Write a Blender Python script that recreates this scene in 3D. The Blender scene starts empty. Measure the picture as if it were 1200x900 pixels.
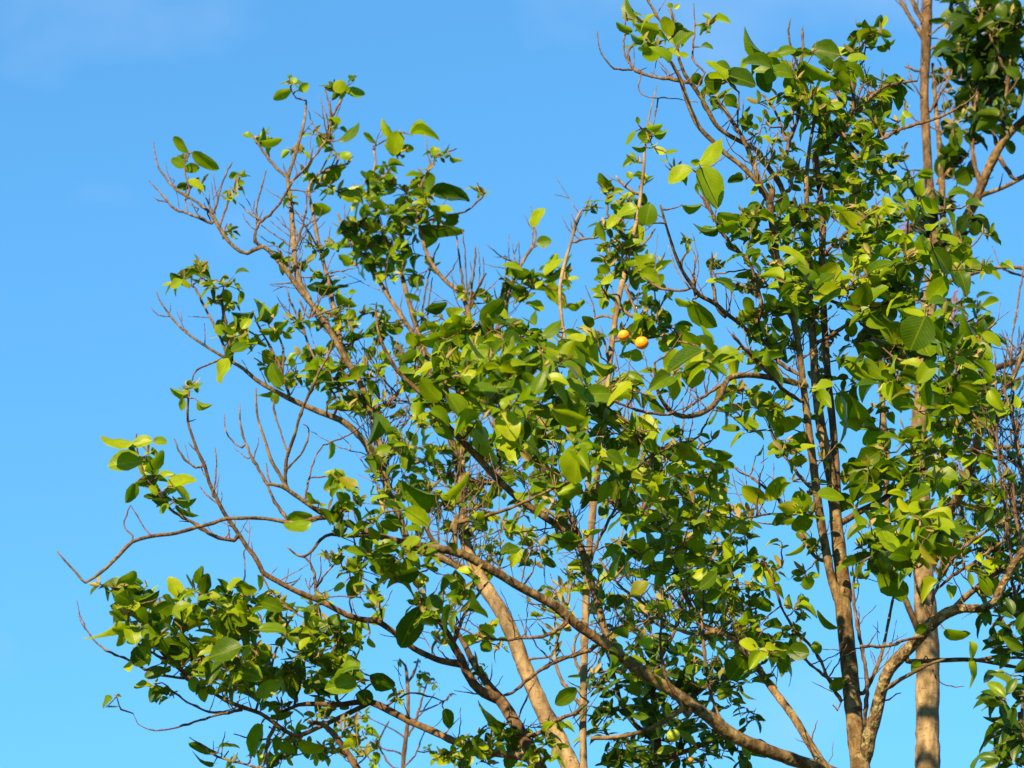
import bpy, math, random
import numpy as np
from mathutils import Vector, Matrix

random.seed(11)
R = math.radians
scene = bpy.context.scene

# ------------------------------------------------------------------ camera
PITCH = R(28.0)
CAM = Vector((0, 0, 1.6))
TAN = 0.1375                                   # half width of the frame at 1 m
cd = bpy.data.cameras.new('camera')
cd.sensor_width = 36.0
cd.lens = 18.0 / TAN
cd.clip_end = 6000
cam = bpy.data.objects.new('camera', cd)
scene.collection.objects.link(cam)
cam.location = CAM
cam.rotation_euler = (math.pi / 2 + PITCH, 0, 0)
scene.camera = cam
cd.dof.use_dof = True
cd.dof.focus_distance = 10.0
cd.dof.aperture_fstop = 6.5
scene.render.resolution_x = 1024
scene.render.resolution_y = 768

# ------------------------------------------------------------------ sky and sun
SUN_AZ, SUN_EL = R(24), R(25)                  # behind the photographer, a little to the left
sun_dir = Vector((-math.sin(SUN_AZ) * math.cos(SUN_EL), -math.cos(SUN_AZ) * math.cos(SUN_EL), math.sin(SUN_EL)))
world = bpy.data.worlds.new('World')
scene.world = world
world.use_nodes = True
nt = world.node_tree
nt.nodes.clear()
wo = nt.nodes.new('ShaderNodeOutputWorld')
bg = nt.nodes.new('ShaderNodeBackground')
bg.inputs['Strength'].default_value = 0.077
sky = nt.nodes.new('ShaderNodeTexSky')
sky.sky_type = 'NISHITA'
sky.sun_disc = False
sky.sun_elevation = SUN_EL
sky.sun_rotation = math.atan2(sun_dir.x, sun_dir.y)
sky.air_density = 1.0
sky.dust_density = 0.1
sky.ozone_density = 3.0
tint = nt.nodes.new('ShaderNodeMix'); tint.data_type = 'RGBA'; tint.blend_type = 'MULTIPLY'
tint.inputs['Factor'].default_value = 1.0
tint.inputs['B'].default_value = (0.52, 1.00, 1.10, 1)
tc = nt.nodes.new('ShaderNodeTexCoord')
mp = nt.nodes.new('ShaderNodeMapping')
mp.inputs['Location'].default_value = (6.4574, 1.9074, 7.46)
mp.inputs['Scale'].default_value = (1, 1, 1.8)
nz = nt.nodes.new('ShaderNodeTexNoise')
nz.inputs['Scale'].default_value = 9.0
nz.inputs['Detail'].default_value = 5.0
nz.inputs['Roughness'].default_value = 0.45
cr = nt.nodes.new('ShaderNodeMapRange')
cr.inputs['From Min'].default_value = 0.575
cr.inputs['From Max'].default_value = 0.80
cr.inputs['To Max'].default_value = 0.45
wisp = nt.nodes.new('ShaderNodeMix'); wisp.data_type = 'RGBA'
wisp.inputs['B'].default_value = (2.3, 2.9, 4.2, 1)
L = nt.links.new
L(sky.outputs[0], tint.inputs['A'])
L(tc.outputs['Generated'], mp.inputs['Vector']); L(mp.outputs[0], nz.inputs['Vector'])
L(nz.outputs[0], cr.inputs['Value']); L(cr.outputs[0], wisp.inputs['Factor'])
L(tint.outputs['Result'], wisp.inputs['A'])
L(wisp.outputs['Result'], bg.inputs['Color'])
L(bg.outputs[0], wo.inputs['Surface'])

sd = bpy.data.lights.new('sun', 'SUN')
sd.energy = 5.0
sd.angle = R(0.53)
sd.color = (1.0, 0.78, 0.44)
so = bpy.data.objects.new('sun', sd)
scene.collection.objects.link(so)
so.rotation_euler = (-sun_dir).to_track_quat('-Z', 'Y').to_euler()
so.location = (0, -20, 40)

vs = scene.view_settings
vs.view_transform = 'Standard'
vs.look = 'None'
vs.exposure = 1.80
vs.gamma = 1.0

# ------------------------------------------------------------------ materials
def mat_base(name):
    m = bpy.data.materials.new(name); m.use_nodes = True
    n = m.node_tree; n.nodes.clear()
    out = n.nodes.new('ShaderNodeOutputMaterial')
    return m, n, out

def leaf_material(name, stops, trans, rough=0.42, tfac=0.32, spec=0.45, vein=0.20, brown=0.0):
    m, n, out = mat_base(name)
    N = n.nodes.new; K = n.links.new
    oi = N('ShaderNodeObjectInfo')
    at = N('ShaderNodeAttribute'); at.attribute_name = 'rnd'
    ad = N('ShaderNodeMath'); ad.operation = 'ADD'
    K(oi.outputs['Random'], ad.inputs[0]); K(at.outputs['Fac'], ad.inputs[1])
    fr = N('ShaderNodeMath'); fr.operation = 'FRACT'; K(ad.outputs[0], fr.inputs[0])
    rp = N('ShaderNodeValToRGB')
    el = rp.color_ramp.elements
    el[0].position = stops[0][0]; el[0].color = (*stops[0][1], 1)
    el[1].position = stops[-1][0]; el[1].color = (*stops[-1][1], 1)
    for p, c in stops[1:-1]:
        e = el.new(p); e.color = (*c, 1)
    K(fr.outputs[0], rp.inputs[0])
    # veins from the leaf's own UV
    uv = N('ShaderNodeUVMap'); uv.uv_map = 'UVMap'
    sp = N('ShaderNodeSeparateXYZ'); K(uv.outputs[0], sp.inputs[0])
    sb = N('ShaderNodeMath'); sb.operation = 'SUBTRACT'; K(sp.outputs[0], sb.inputs[0]); sb.inputs[1].default_value = 0.5
    ab = N('ShaderNodeMath'); ab.operation = 'ABSOLUTE'; K(sb.outputs[0], ab.inputs[0])
    mid = N('ShaderNodeMapRange'); K(ab.outputs[0], mid.inputs['Value'])
    mid.inputs['From Min'].default_value = 0.0; mid.inputs['From Max'].default_value = 0.035
    mid.inputs['To Min'].default_value = 1.0; mid.inputs['To Max'].default_value = 0.0
    k1 = N('ShaderNodeMath'); k1.operation = 'MULTIPLY'; K(ab.outputs[0], k1.inputs[0]); k1.inputs[1].default_value = 0.75
    k2 = N('ShaderNodeMath'); k2.operation = 'SUBTRACT'; K(sp.outputs[1], k2.inputs[0]); K(k1.outputs[0], k2.inputs[1])
    k3 = N('ShaderNodeMath'); k3.operation = 'MULTIPLY'; K(k2.outputs[0], k3.inputs[0]); k3.inputs[1].default_value = 62.0
    k4 = N('ShaderNodeMath'); k4.operation = 'SINE'; K(k3.outputs[0], k4.inputs[0])
    lat = N('ShaderNodeMapRange'); K(k4.outputs[0], lat.inputs['Value'])
    lat.inputs['From Min'].default_value = 0.75; lat.inputs['From Max'].default_value = 1.0
    lat.inputs['To Max'].default_value = 0.38
    mx = N('ShaderNodeMath'); mx.operation = 'MAXIMUM'; K(mid.outputs[0], mx.inputs[0]); K(lat.outputs[0], mx.inputs[1])
    vf = N('ShaderNodeMath'); vf.operation = 'MULTIPLY'; K(mx.outputs[0], vf.inputs[0]); vf.inputs[1].default_value = vein
    # blotches
    tx = N('ShaderNodeTexCoord')
    nz = N('ShaderNodeTexNoise'); nz.inputs['Scale'].default_value = 3.2; nz.inputs['Detail'].default_value = 4
    K(tx.outputs['Object'], nz.inputs['Vector'])
    bl = N('ShaderNodeMapRange'); K(nz.outputs[0], bl.inputs['Value'])
    bl.inputs['From Min'].default_value = 0.3; bl.inputs['From Max'].default_value = 0.7
    bl.inputs['To Min'].default_value = 0.78; bl.inputs['To Max'].default_value = 1.2
    mul = N('ShaderNodeVectorMath'); mul.operation = 'SCALE'
    K(rp.outputs[0], mul.inputs[0]); K(bl.outputs[0], mul.inputs['Scale'])
    vm = N('ShaderNodeMix'); vm.data_type = 'RGBA'
    K(vf.outputs[0], vm.inputs['Factor']); K(mul.outputs[0], vm.inputs['A'])
    vm.inputs['B'].default_value = (min(1, stops[-1][1][0] * 1.9 + .03), min(1, stops[-1][1][1] * 1.5 + .03), stops[-1][1][2] * 1.6, 1)
    col = vm.outputs['Result']
    if brown > 0:                               # a few wear spots and browned rims
        n2 = N('ShaderNodeTexNoise'); n2.inputs['Scale'].default_value = 9.0; n2.inputs['Detail'].default_value = 2
        K(tx.outputs['Object'], n2.inputs['Vector'])
        b2 = N('ShaderNodeMapRange'); K(n2.outputs[0], b2.inputs['Value'])
        b2.inputs['From Min'].default_value = 0.66; b2.inputs['From Max'].default_value = 0.74
        b2.inputs['To Max'].default_value = brown
        bm_ = N('ShaderNodeMix'); bm_.data_type = 'RGBA'
        K(b2.outputs[0], bm_.inputs['Factor']); K(col, bm_.inputs['A'])
        bm_.inputs['B'].default_value = (0.20, 0.13, 0.03, 1)
        col = bm_.outputs['Result']
    pb = N('ShaderNodeBsdfPrincipled')
    pb.inputs['Roughness'].default_value = rough
    pb.inputs['Specular IOR Level'].default_value = spec
    K(col, pb.inputs['Base Color'])
    bp = N('ShaderNodeBump'); bp.inputs['Strength'].default_value = 0.12; bp.inputs['Distance'].default_value = 0.01
    bp.invert = True
    K(mx.outputs[0], bp.inputs['Height']); K(bp.outputs[0], pb.inputs['Normal'])
    tr = N('ShaderNodeBsdfTranslucent')
    tm = N('ShaderNodeMix'); tm.data_type = 'RGBA'; tm.blend_type = 'MULTIPLY'; tm.inputs['Factor'].default_value = 1.0
    K(col, tm.inputs['A']); tm.inputs['B'].default_value = (*trans, 1)
    K(tm.outputs['Result'], tr.inputs['Color'])
    ms = N('ShaderNodeMixShader'); ms.inputs[0].default_value = tfac
    K(pb.outputs[0], ms.inputs[1]); K(tr.outputs[0], ms.inputs[2])
    K(ms.outputs[0], out.inputs['Surface'])
    return m

def bark_material(name, c1, c2, c3, scale=40, bump=0.5, lichen=0.0):
    m, n, out = mat_base(name)
    N = n.nodes.new; K = n.links.new
    tx = N('ShaderNodeTexCoord')
    mp = N('ShaderNodeMapping'); mp.inputs['Scale'].default_value = (1, 1, 0.45)
    K(tx.outputs['Object'], mp.inputs['Vector'])
    n1 = N('ShaderNodeTexNoise'); n1.inputs['Scale'].default_value = scale; n1.inputs['Detail'].default_value = 8; n1.inputs['Roughness'].default_value = 0.65
    n2 = N('ShaderNodeTexNoise'); n2.inputs['Scale'].default_value = scale * 0.22; n2.inputs['Detail'].default_value = 3
    n3 = N('ShaderNodeTexVoronoi'); n3.inputs['Scale'].default_value = scale * 2.2
    for q in (n1, n2, n3): K(mp.outputs[0], q.inputs['Vector'])
    rp = N('ShaderNodeValToRGB')
    e = rp.color_ramp.elements
    e[0].position = 0.32; e[0].color = (*c1, 1); e[1].position = 0.70; e[1].color = (*c3, 1)
    k = e.new(0.5); k.color = (*c2, 1)
    K(n1.outputs[0], rp.inputs[0])
    m1 = N('ShaderNodeMapRange'); K(n2.outputs[0], m1.inputs['Value'])
    m1.inputs['From Min'].default_value = 0.3; m1.inputs['From Max'].default_value = 0.7
    m1.inputs['To Min'].default_value = 0.65; m1.inputs['To Max'].default_value = 1.3
    sc = N('ShaderNodeVectorMath'); sc.operation = 'SCALE'
    K(rp.outputs[0], sc.inputs[0]); K(m1.outputs[0], sc.inputs['Scale'])
    col = sc.outputs[0]
    if lichen > 0:
        n4 = N('ShaderNodeTexNoise'); n4.inputs['Scale'].default_value = scale * 0.9; n4.inputs['Detail'].default_value = 6
        K(tx.outputs['Object'], n4.inputs['Vector'])
        l1 = N('ShaderNodeMapRange'); K(n4.outputs[0], l1.inputs['Value'])
        l1.inputs['From Min'].default_value = 0.52; l1.inputs['From Max'].default_value = 0.60; l1.inputs['To Max'].default_value = lichen
        mxl = N('ShaderNodeMix'); mxl.data_type = 'RGBA'; K(l1.outputs[0], mxl.inputs['Factor']); K(col, mxl.inputs['A'])
        mxl.inputs['B'].default_value = (0.24, 0.21, 0.11, 1)
        col = mxl.outputs['Result']
    pb = N('ShaderNodeBsdfPrincipled'); pb.inputs['Roughness'].default_value = 0.85
    pb.inputs['Specular IOR Level'].default_value = 0.2
    K(col, pb.inputs['Base Color'])
    n5 = N('ShaderNodeTexNoise'); n5.inputs['Scale'].default_value = scale * 3.0; n5.inputs['Detail'].default_value = 3
    m5 = N('ShaderNodeMapping'); m5.inputs['Scale'].default_value = (.5, .5, 2.4)
    K(tx.outputs['Object'], m5.inputs['Vector']); K(m5.outputs[0], n5.inputs['Vector'])
    c5 = N('ShaderNodeMapRange'); K(n5.outputs[0], c5.inputs['Value'])
    c5.inputs['From Min'].default_value = .60; c5.inputs['From Max'].default_value = .68; c5.inputs['To Max'].default_value = .75
    d5 = N('ShaderNodeMix'); d5.data_type = 'RGBA'; K(c5.outputs[0], d5.inputs['Factor']); K(col, d5.inputs['A'])
    d5.inputs['B'].default_value = (c1[0] * .5, c1[1] * .5, c1[2] * .5, 1)
    K(d5.outputs['Result'], pb.inputs['Base Color'])
    ah = N('ShaderNodeMath'); ah.operation = 'ADD'; K(n1.outputs[0], ah.inputs[0]); K(n3.outputs['Distance'], ah.inputs[1])
    bp = N('ShaderNodeBump'); bp.inputs['Strength'].default_value = bump; bp.inputs['Distance'].default_value = 0.006
    K(ah.outputs[0], bp.inputs['Height']); K(bp.outputs[0], pb.inputs['Normal'])
    K(pb.outputs[0], out.inputs['Surface'])
    return m

def plain_material(name, col, rough=0.5, spec=0.3, var=0.25, scale=60):
    m, n, out = mat_base(name)
    N = n.nodes.new; K = n.links.new
    tx = N('ShaderNodeTexCoord'); nz = N('ShaderNodeTexNoise'); nz.inputs['Scale'].default_value = scale; nz.inputs['Detail'].default_value = 5
    K(tx.outputs['Object'], nz.inputs['Vector'])
    mr = N('ShaderNodeMapRange'); K(nz.outputs[0], mr.inputs['Value'])
    mr.inputs['From Min'].default_value = .3; mr.inputs['From Max'].default_value = .7
    mr.inputs['To Min'].default_value = 1 - var; mr.inputs['To Max'].default_value = 1 + var
    rgb = N('ShaderNodeRGB'); rgb.outputs[0].default_value = (*col, 1)
    sc = N('ShaderNodeVectorMath'); sc.operation = 'SCALE'; K(rgb.outputs[0], sc.inputs[0]); K(mr.outputs[0], sc.inputs['Scale'])
    pb = N('ShaderNodeBsdfPrincipled'); pb.inputs['Roughness'].default_value = rough; pb.inputs['Specular IOR Level'].default_value = spec
    K(sc.outputs[0], pb.inputs['Base Color'])
    bp = N('ShaderNodeBump'); bp.inputs['Strength'].default_value = .3; bp.inputs['Distance'].default_value = .002
    K(nz.outputs[0], bp.inputs['Height']); K(bp.outputs[0], pb.inputs['Normal'])
    K(pb.outputs[0], out.inputs['Surface'])
    return m

M = {}
M['leaf'] = leaf_material('leaf_green', [(0.0, (0.025, 0.058, 0.0010)), (0.35, (0.064, 0.115, 0.0013)), (0.7, (0.122, 0.180, 0.0018)), (1.0, (0.192, 0.228, 0.0035))],
                          (1.7, 1.9, 0.5), rough=0.38, spec=0.14, tfac=0.38, brown=0.5)
M['leaf_shade'] = leaf_material('leaf_shade_green', [(0.0, (0.010, 0.026, 0.0012)), (0.5, (0.024, 0.052, 0.0018)), (1.0, (0.060, 0.098, 0.003))],  # shade over the right-hand crown, put into the leaf colour as darker greens
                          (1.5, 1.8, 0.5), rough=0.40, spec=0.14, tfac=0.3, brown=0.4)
M['glossy'] = leaf_material('leaf_glossy', [(0.0, (0.011, 0.033, 0.002)), (0.6, (0.038, 0.080, 0.0025)), (1.0, (0.125, 0.170, 0.004))],
                            (1.6, 1.8, 0.7), rough=0.36, spec=0.2, tfac=0.3, vein=0.2, brown=0.2)
M['young'] = leaf_material('leaf_young', [(0.0, (0.09, 0.105, 0.014)), (0.5, (0.18, 0.155, 0.036)), (1.0, (0.27, 0.205, 0.08))],
                           (1.3, 1.3, 0.8), rough=0.7, spec=0.2, tfac=0.35, vein=0.2)
M['yellow'] = leaf_material('leaf_yellowing', [(0.0, (0.085, 0.105, 0.002)), (0.6, (0.16, 0.140, 0.003)), (1.0, (0.22, 0.125, 0.004))],
                            (1.3, 1.2, 0.4), vein=0.10, spec=0.12, brown=0.9)
M['bark'] = bark_material('bark_tan', (0.0171, 0.0092, 0.0035), (0.0661, 0.0391, 0.0154), (0.1579, 0.1015, 0.0436), lichen=0.25)
M['bark_lichen'] = bark_material('bark_lichen', (0.0165, 0.0094, 0.0044), (0.0760, 0.0456, 0.0198), (0.1849, 0.1290, 0.0645), scale=60, bump=1.0, lichen=0.6)
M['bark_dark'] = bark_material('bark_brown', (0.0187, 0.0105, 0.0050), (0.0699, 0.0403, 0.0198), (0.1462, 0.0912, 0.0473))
M['bark_pale'] = bark_material('bark_pale', (0.0468, 0.0292, 0.0143), (0.1292, 0.0874, 0.0456), (0.2236, 0.1617, 0.0903), scale=30, bump=0.6)
M['twig'] = bark_material('twig_bark', (0.0248, 0.0138, 0.0077), (0.0760, 0.0441, 0.0243), (0.1720, 0.1101, 0.0619), scale=90, bump=0.3)
M['twig_pale'] = bark_material('twig_pale', (0.0330, 0.0209, 0.0110), (0.0988, 0.0654, 0.0357), (0.1892, 0.1342, 0.0791), scale=90, bump=0.3)
M['fruit'] = plain_material('fruit_skin', (0.70, 0.215, 0.004), rough=0.45, var=0.2, scale=120)
M['fruit_green'] = plain_material('fruit_skin_green', (0.22, 0.27, 0.012), rough=0.45, var=0.15, scale=120)
M['purple'] = plain_material('dried_flower', (0.12, 0.065, 0.075), rough=0.9, var=0.5)
M['ground'] = plain_material('meadow_ground', (0.085, 0.095, 0.035), rough=0.95, var=0.5, scale=2.0)

# ------------------------------------------------------------------ geometry helpers
FWD = Vector((0, math.cos(PITCH), math.sin(PITCH)))
UP = Vector((0, -math.sin(PITCH), math.cos(PITCH)))
RIGHT = Vector((1, 0, 0))

def ray(px, py):
    return FWD + RIGHT * ((px - 600) / 600 * TAN) + UP * ((450 - py) / 600 * TAN)

def P(px, py, Y):
    """the point that photo direction (px, py) reaches on the upright plane y = Y"""
    r = ray(px, py)
    return CAM + r * (Y / r.y)

def mpp(p):
    """metres per photo pixel at a point"""
    return (p - CAM).dot(FWD) * TAN / 600

def link(o, parent=None):
    scene.collection.objects.link(o)
    if parent is not None:
        o.parent = parent
    return o

def mesh_obj(name, verts, faces, mat, parent=None, origin=Vector((0, 0, 0)), smooth=True):
    me = bpy.data.meshes.new(name)
    me.from_pydata([tuple(v) for v in verts], [], faces)
    me.materials.append(mat)
    if smooth:
        me.polygons.foreach_set('use_smooth', [True] * len(me.polygons))
    me.update()
    o = bpy.data.objects.new(name, me)
    link(o, parent)
    o.location = -origin if parent is not None else (0, 0, 0)
    return o

def catmull(pts, step):
    """resample rows of numbers; distances measured on the first two columns"""
    a = [np.array(p, float) for p in pts]
    if len(a) == 2:
        a = [a[0], (a[0] + a[1]) / 2, a[1]]
    a = [2 * a[0] - a[1]] + a + [2 * a[-1] - a[-2]]
    out = []
    for i in range(1, len(a) - 2):
        p0, p1, p2, p3 = a[i - 1], a[i], a[i + 1], a[i + 2]
        d = np.hypot(*(p2 - p1)[:2])
        n = max(1, int(round(d / step)))
        for k in range(n):
            t = k / n
            out.append(0.5 * (2 * p1 + (p2 - p0) * t + (2 * p0 - 5 * p1 + 4 * p2 - p3) * t * t + (3 * p1 - p0 - 3 * p2 + p3) * t ** 3))
    out.append(a[-2])
    return out

def tube(points, radii, sides, rough=0.0, cap=True):
    """tapered tube through world points"""
    V, F = [], []
    n = len(points)
    ref = Vector((0.3, 0.9, 0.1)).normalized()
    for i, p in enumerate(points):
        t = (points[min(i + 1, n - 1)] - points[max(i - 1, 0)])
        t = t.normalized() if t.length > 1e-9 else Vector((0, 0, 1))
        u = ref - t * ref.dot(t)
        if u.length < 1e-3:
            u = Vector((1, 0, 0)) - t * t.x
        u.normalize(); ref = u
        w = t.cross(u)
        rr = radii[i] * (1 + rough * random.uniform(-1, 1))
        for k in range(sides):
            a = 2 * math.pi * k / sides
            q = rr * (1 + rough * random.uniform(-1, 1))
            V.append(p + u * (math.cos(a) * q) + w * (math.sin(a) * q))
    for i in range(n - 1):
        for k in range(sides):
            k2 = (k + 1) % sides
            F.append((i * sides + k, i * sides + k2, (i + 1) * sides + k2, (i + 1) * sides + k))
    if cap:
        V.append(points[-1]); c = len(V) - 1
        for k in range(sides):
            F.append(((n - 1) * sides + k, (n - 1) * sides + (k + 1) % sides, c))
    return V, F

# ------------------------------------------------------------------ leaf shapes
def leaf_shape(aspect, fold, curl, wave, twist, seed, cord=0.0, rows=(0, .07, .20, .40, .62, .82, .94, 1.0), cup=0.0, pw=0.85, ro=0.62, bite=0.0):
    rnd = random.Random(seed)
    V, F, UV = [], [], []
    ph = rnd.uniform(0, 6.28)
    def half(t):
        if t <= 0: return 0.10 * aspect * (1 + 2 * cord)
        b = (math.sin(math.pi * min(1, t ** pw)) ** ro)
        return 0.5 * aspect * b
    cols = (-1, -0.5, 0, 0.5, 1)
    asym = rnd.uniform(0.92, 1.08)
    for i, t in enumerate(rows):
        h = half(t)
        if i == len(rows) - 1:
            z = -curl * t * t
            V.append((twist * 0.1, t, z)); UV.append((0.5, t)); break
        for c in cols:
            x = c * h * (asym if c > 0 else 1 / asym) * (1 + (rnd.uniform(-.035, .035) if abs(c) == 1 else 0))
            if abs(c) == 1 and rnd.random() < bite: x *= rnd.uniform(.55, .8)
            y = t - (cord * abs(c) * (0.35 if t < 0.1 else 0.0))
            z = fold * abs(x) - curl * t * t + cup * (x / (0.5 * aspect)) ** 2 * 0.3
            z += wave * abs(c) * math.sin(t * 9 + ph + (1.7 if c > 0 else 0))
            z += twist * x * (t - 0.4)
            V.append((x + twist * 0.1 * t * t, y, z)); UV.append((0.5 + 0.5 * c * min(1, h / (0.5 * aspect)), t))
    n = len(rows) - 1
    for i in range(n - 1):
        for k in range(4):
            F.append((i * 5 + k, i * 5 + k + 1, (i + 1) * 5 + k + 1, (i + 1) * 5 + k))
    tip = n * 5
    for k in range(4):
        F.append(((n - 1) * 5 + k, (n - 1) * 5 + k + 1, tip))
    # petiole, a thin three-sided stalk behind the blade
    b = len(V)
    for (y, r, z) in ((0.05, 0.014, -0.012), (-0.22, 0.013, 0.03 - 0.05)):
        for k in range(3):
            a = 2 * math.pi * k / 3
            V.append((r * math.cos(a), y, z + r * math.sin(a))); UV.append((0.5, 0.0))
    for k in range(3):
        F.append((b + k, b + (k + 1) % 3, b + 3 + (k + 1) % 3, b + 3 + k))
    return V, F, UV

SHAPES = {'broad': [], 'narrow': [], 'young': []}
for i, a in enumerate([(0.70, 0.30, 0.10, 0.014, 0.10), (0.74, 0.30, 0.12, 0.020, 0.25), (0.66, 0.42, 0.22, 0.012, -0.2), (0.78, 0.28, 0.08, 0.034, 0.2),
                       (0.70, 0.60, 0.30, 0.022, 0.3), (0.62, 0.22, -0.12, 0.018, -0.3), (0.72, 0.34, 0.40, 0.030, 0.1), (0.68, 0.85, 0.16, 0.015, 0.0),
                       (0.60, 0.25, 0.55, 0.020, 0.5), (0.76, 0.20, 0.10, 0.050, -0.4), (0.66, 1.20, 0.25, 0.020, 0.2), (0.72, -0.25, -0.2, 0.030, 0.2)]):
    a = (a[0], a[1] * 1.2, a[2] * 1.5, a[3] * 1.3, a[4])
    SHAPES['broad'].append(leaf_shape(*a, seed=i, cord=0.10 if i % 2 == 0 else 0.04, pw=(0.80, 0.95, 0.74, 0.9)[i % 4], ro=(0.62, 0.55, 0.75, 0.58)[i % 4], bite=(0, 0, .08, .12, 0)[i % 5]))
for i, a in enumerate([(0.46, 0.25, 0.15, 0.008, 0.0), (0.52, 0.45, 0.30, 0.012, 0.2), (0.42, 0.35, -0.1, 0.010, -0.2), (0.50, 0.6, 0.4, 0.014, 0.1)]):
    SHAPES['narrow'].append(leaf_shape(*a, seed=20 + i, pw=.9, ro=.75))
for i, a in enumerate([(0.42, 0.5, -0.25, 0.01, 0.0), (0.36, 0.8, -0.4, 0.02, 0.2), (0.48, 0.3, 0.2, 0.02, -0.2)]):
    SHAPES['young'].append(leaf_shape(*a, seed=40 + i, rows=(0, .2, .5, .8, 1.0)))

_leaf_mesh = {}
def leaf_mesh(kind, idx, mat):
    key = (kind, idx, mat)
    if key not in _leaf_mesh:
        V, F, UV = SHAPES[kind][idx]
        me = bpy.data.meshes.new('leaf')
        me.from_pydata(V, [], F)
        uvl = me.uv_layers.new(name='UVMap')
        for lp in me.loops:
            uvl.data[lp.index].uv = UV[lp.vertex_index]
        me.polygons.foreach_set('use_smooth', [True] * len(me.polygons))
        me.materials.append(M[mat]); me.update()
        _leaf_mesh[key] = me
    return _leaf_mesh[key]

# ------------------------------------------------------------------ a tree
DENS, SIZE = 1.9, 1.25
WID = 0.76                                     # limb widths were read across the slant; this is the true girth

class Tree:
    def __init__(self, name, label, Y, group=None, bark='bark', twig='twig', kind='broad', leafmat='leaf', spread=0.5, slim=True):
        self.slim = slim
        self.name, self.label, self.Y, self.bark, self.twig = name, label, Y, bark, twig
        self.kind, self.leafmat, self.spread, self.group = kind, leafmat, spread, group
        self.S = []              # skeleton samples: px, py, Y, width px, owner object index
        self.wood = []           # deferred meshes: (kind, V, F, material, parent index)
        self.leaves = []         # (matrix, size px, shape kind, shape index, material)
        self.rng = random.Random(name)
        self.base = None
        self.big = 1.0

    def nearest(self, x, y, up_pen=0.0, maxw=None):
        A = np.array([s[:4] for s in self.S])
        d = np.hypot(A[:, 0] - x, A[:, 1] - y)
        c = d + up_pen * np.maximum(0, y - A[:, 1])
        if maxw: c = c + np.where(A[:, 3] > maxw, 6, 0)
        i = int(np.argmin(c))
        return i, float(d[i])

    def limb(self, pts, dy=None, mat=None, what=None, jit=0.0, base=False, sides=None):
        """pts: (px, py, width px) from the base end to the tip"""
        pts = [list(p) for p in pts]
        parent = None
        if base:
            y0 = self.Y
        else:
            i, d = self.nearest(pts[0][0], pts[0][1])
            s = self.S[i]
            y0, parent = s[2], s[4]
            pts.insert(0, [s[0], s[1], pts[0][2]]) if d > 3 else None
        ln = sum(math.hypot(pts[k + 1][0] - pts[k][0], pts[k + 1][1] - pts[k][1]) for k in range(len(pts) - 1))
        if dy is None:
            dy = self.rng.uniform(-1, 1) * ln / 430 * self.spread
        acc, rows = 0, []
        for k, p in enumerate(pts):
            if k: acc += math.hypot(p[0] - pts[k - 1][0], p[1] - pts[k - 1][1])
            f = acc / max(ln, 1e-6)
            j = jit if 0 < k < len(pts) - 1 else 0
            rows.append([p[0] + self.rng.uniform(-j, j), p[1] + self.rng.uniform(-j, j), y0 + dy * f, p[2]])
        wmax = max(r[3] for r in rows)
        sm = catmull(rows, 9 if wmax > 6 else 6)
        bump = [1.0] * len(sm)
        if self.slim:
            for q in sm:
                if q[3] <= 6: q[3] *= .88
                else: q[3] = q[3] * (.88 - .12 * min(1, (q[3] - 6) / 8))
        if wmax < 6:                                   # twigs kink at their nodes and carry swollen buds there
            sg = 1
            for k in range(1, len(sm) - 1):
                a_, b_ = sm[k - 1], sm[k + 1]
                tx_, ty_ = b_[0] - a_[0], b_[1] - a_[1]
                l_ = math.hypot(tx_, ty_) or 1
                if self.rng.random() < .6:
                    o_ = sg * self.rng.uniform(.15, .75); sg = -sg
                    sm[k][0] += -ty_ / l_ * o_; sm[k][1] += tx_ / l_ * o_
                    bump[k] = self.rng.uniform(1.1, 1.4)
        else:                                          # collars at the fork and knots along the limb
            for k in range(len(sm)):
                if self.rng.random() < .10: bump[k] = self.rng.uniform(1.04, 1.14) if wmax < 16 else self.rng.uniform(1.01, 1.04)
            if not base:
                bump[0] *= 1.3
                if len(sm) > 3: bump[1] *= 1.12
        W = [P(q[0], q[1], q[2]) for q in sm]
        Rr = [max(0.6, q[3]) * 0.5 * mpp(w) * b for q, w, b in zip(sm, W, bump)]
        if base:
            self.base = Vector((W[0].x, W[0].y, 0))
            n = 14
            lo, lr = [], []
            for k in range(n):
                f = k / n
                z = W[0].z * f
                lo.append(Vector((W[0].x + 0.03 * math.sin(3 * f * math.pi) * (1 - f), W[0].y, z)))
                lr.append(Rr[0] * (1.45 - 0.45 * f + 0.5 * max(0, 0.12 - f) / 0.12))
            lo[0].z = -0.05
            WW, RR = lo + W, lr + Rr
        else:
            WW, RR = W, Rr
        if sides is None:
            sides = 12 if wmax > 14 else 8 if wmax > 6 else 5
        V, F = tube(WW, RR, sides, rough=0.045 if wmax > 8 else 0.08)
        if what is None:
            what = 'trunk' if base else ('branch' if wmax >= 5.5 else 'twig')
        idx = len(self.wood)
        self.wood.append([what, V, F, mat or (self.bark if wmax >= 5.5 else self.twig), parent])
        for q in sm:
            self.S.append((q[0], q[1], q[2], q[3], idx))
        return idx

    def leaf_at(self, base, d, nrm, size_px, kind=None, mat=None, idx=None, wscale=1.0, own=None):
        d = d.normalized()
        nrm = (nrm - d * nrm.dot(d))
        if nrm.length < 1e-4: nrm = d.orthogonal()
        nrm.normalize()
        side = d.cross(nrm)
        L_ = size_px * mpp(base)
        kind = kind or self.kind
        if idx is None: idx = self.rng.randrange(len(SHAPES[kind]))
        m = Matrix((side * L_ * wscale, d * L_, nrm * L_)).transposed().to_4x4()
        m.translation = base
        self.leaves.append((m, size_px, kind, idx, mat or self.leafmat))

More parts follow.
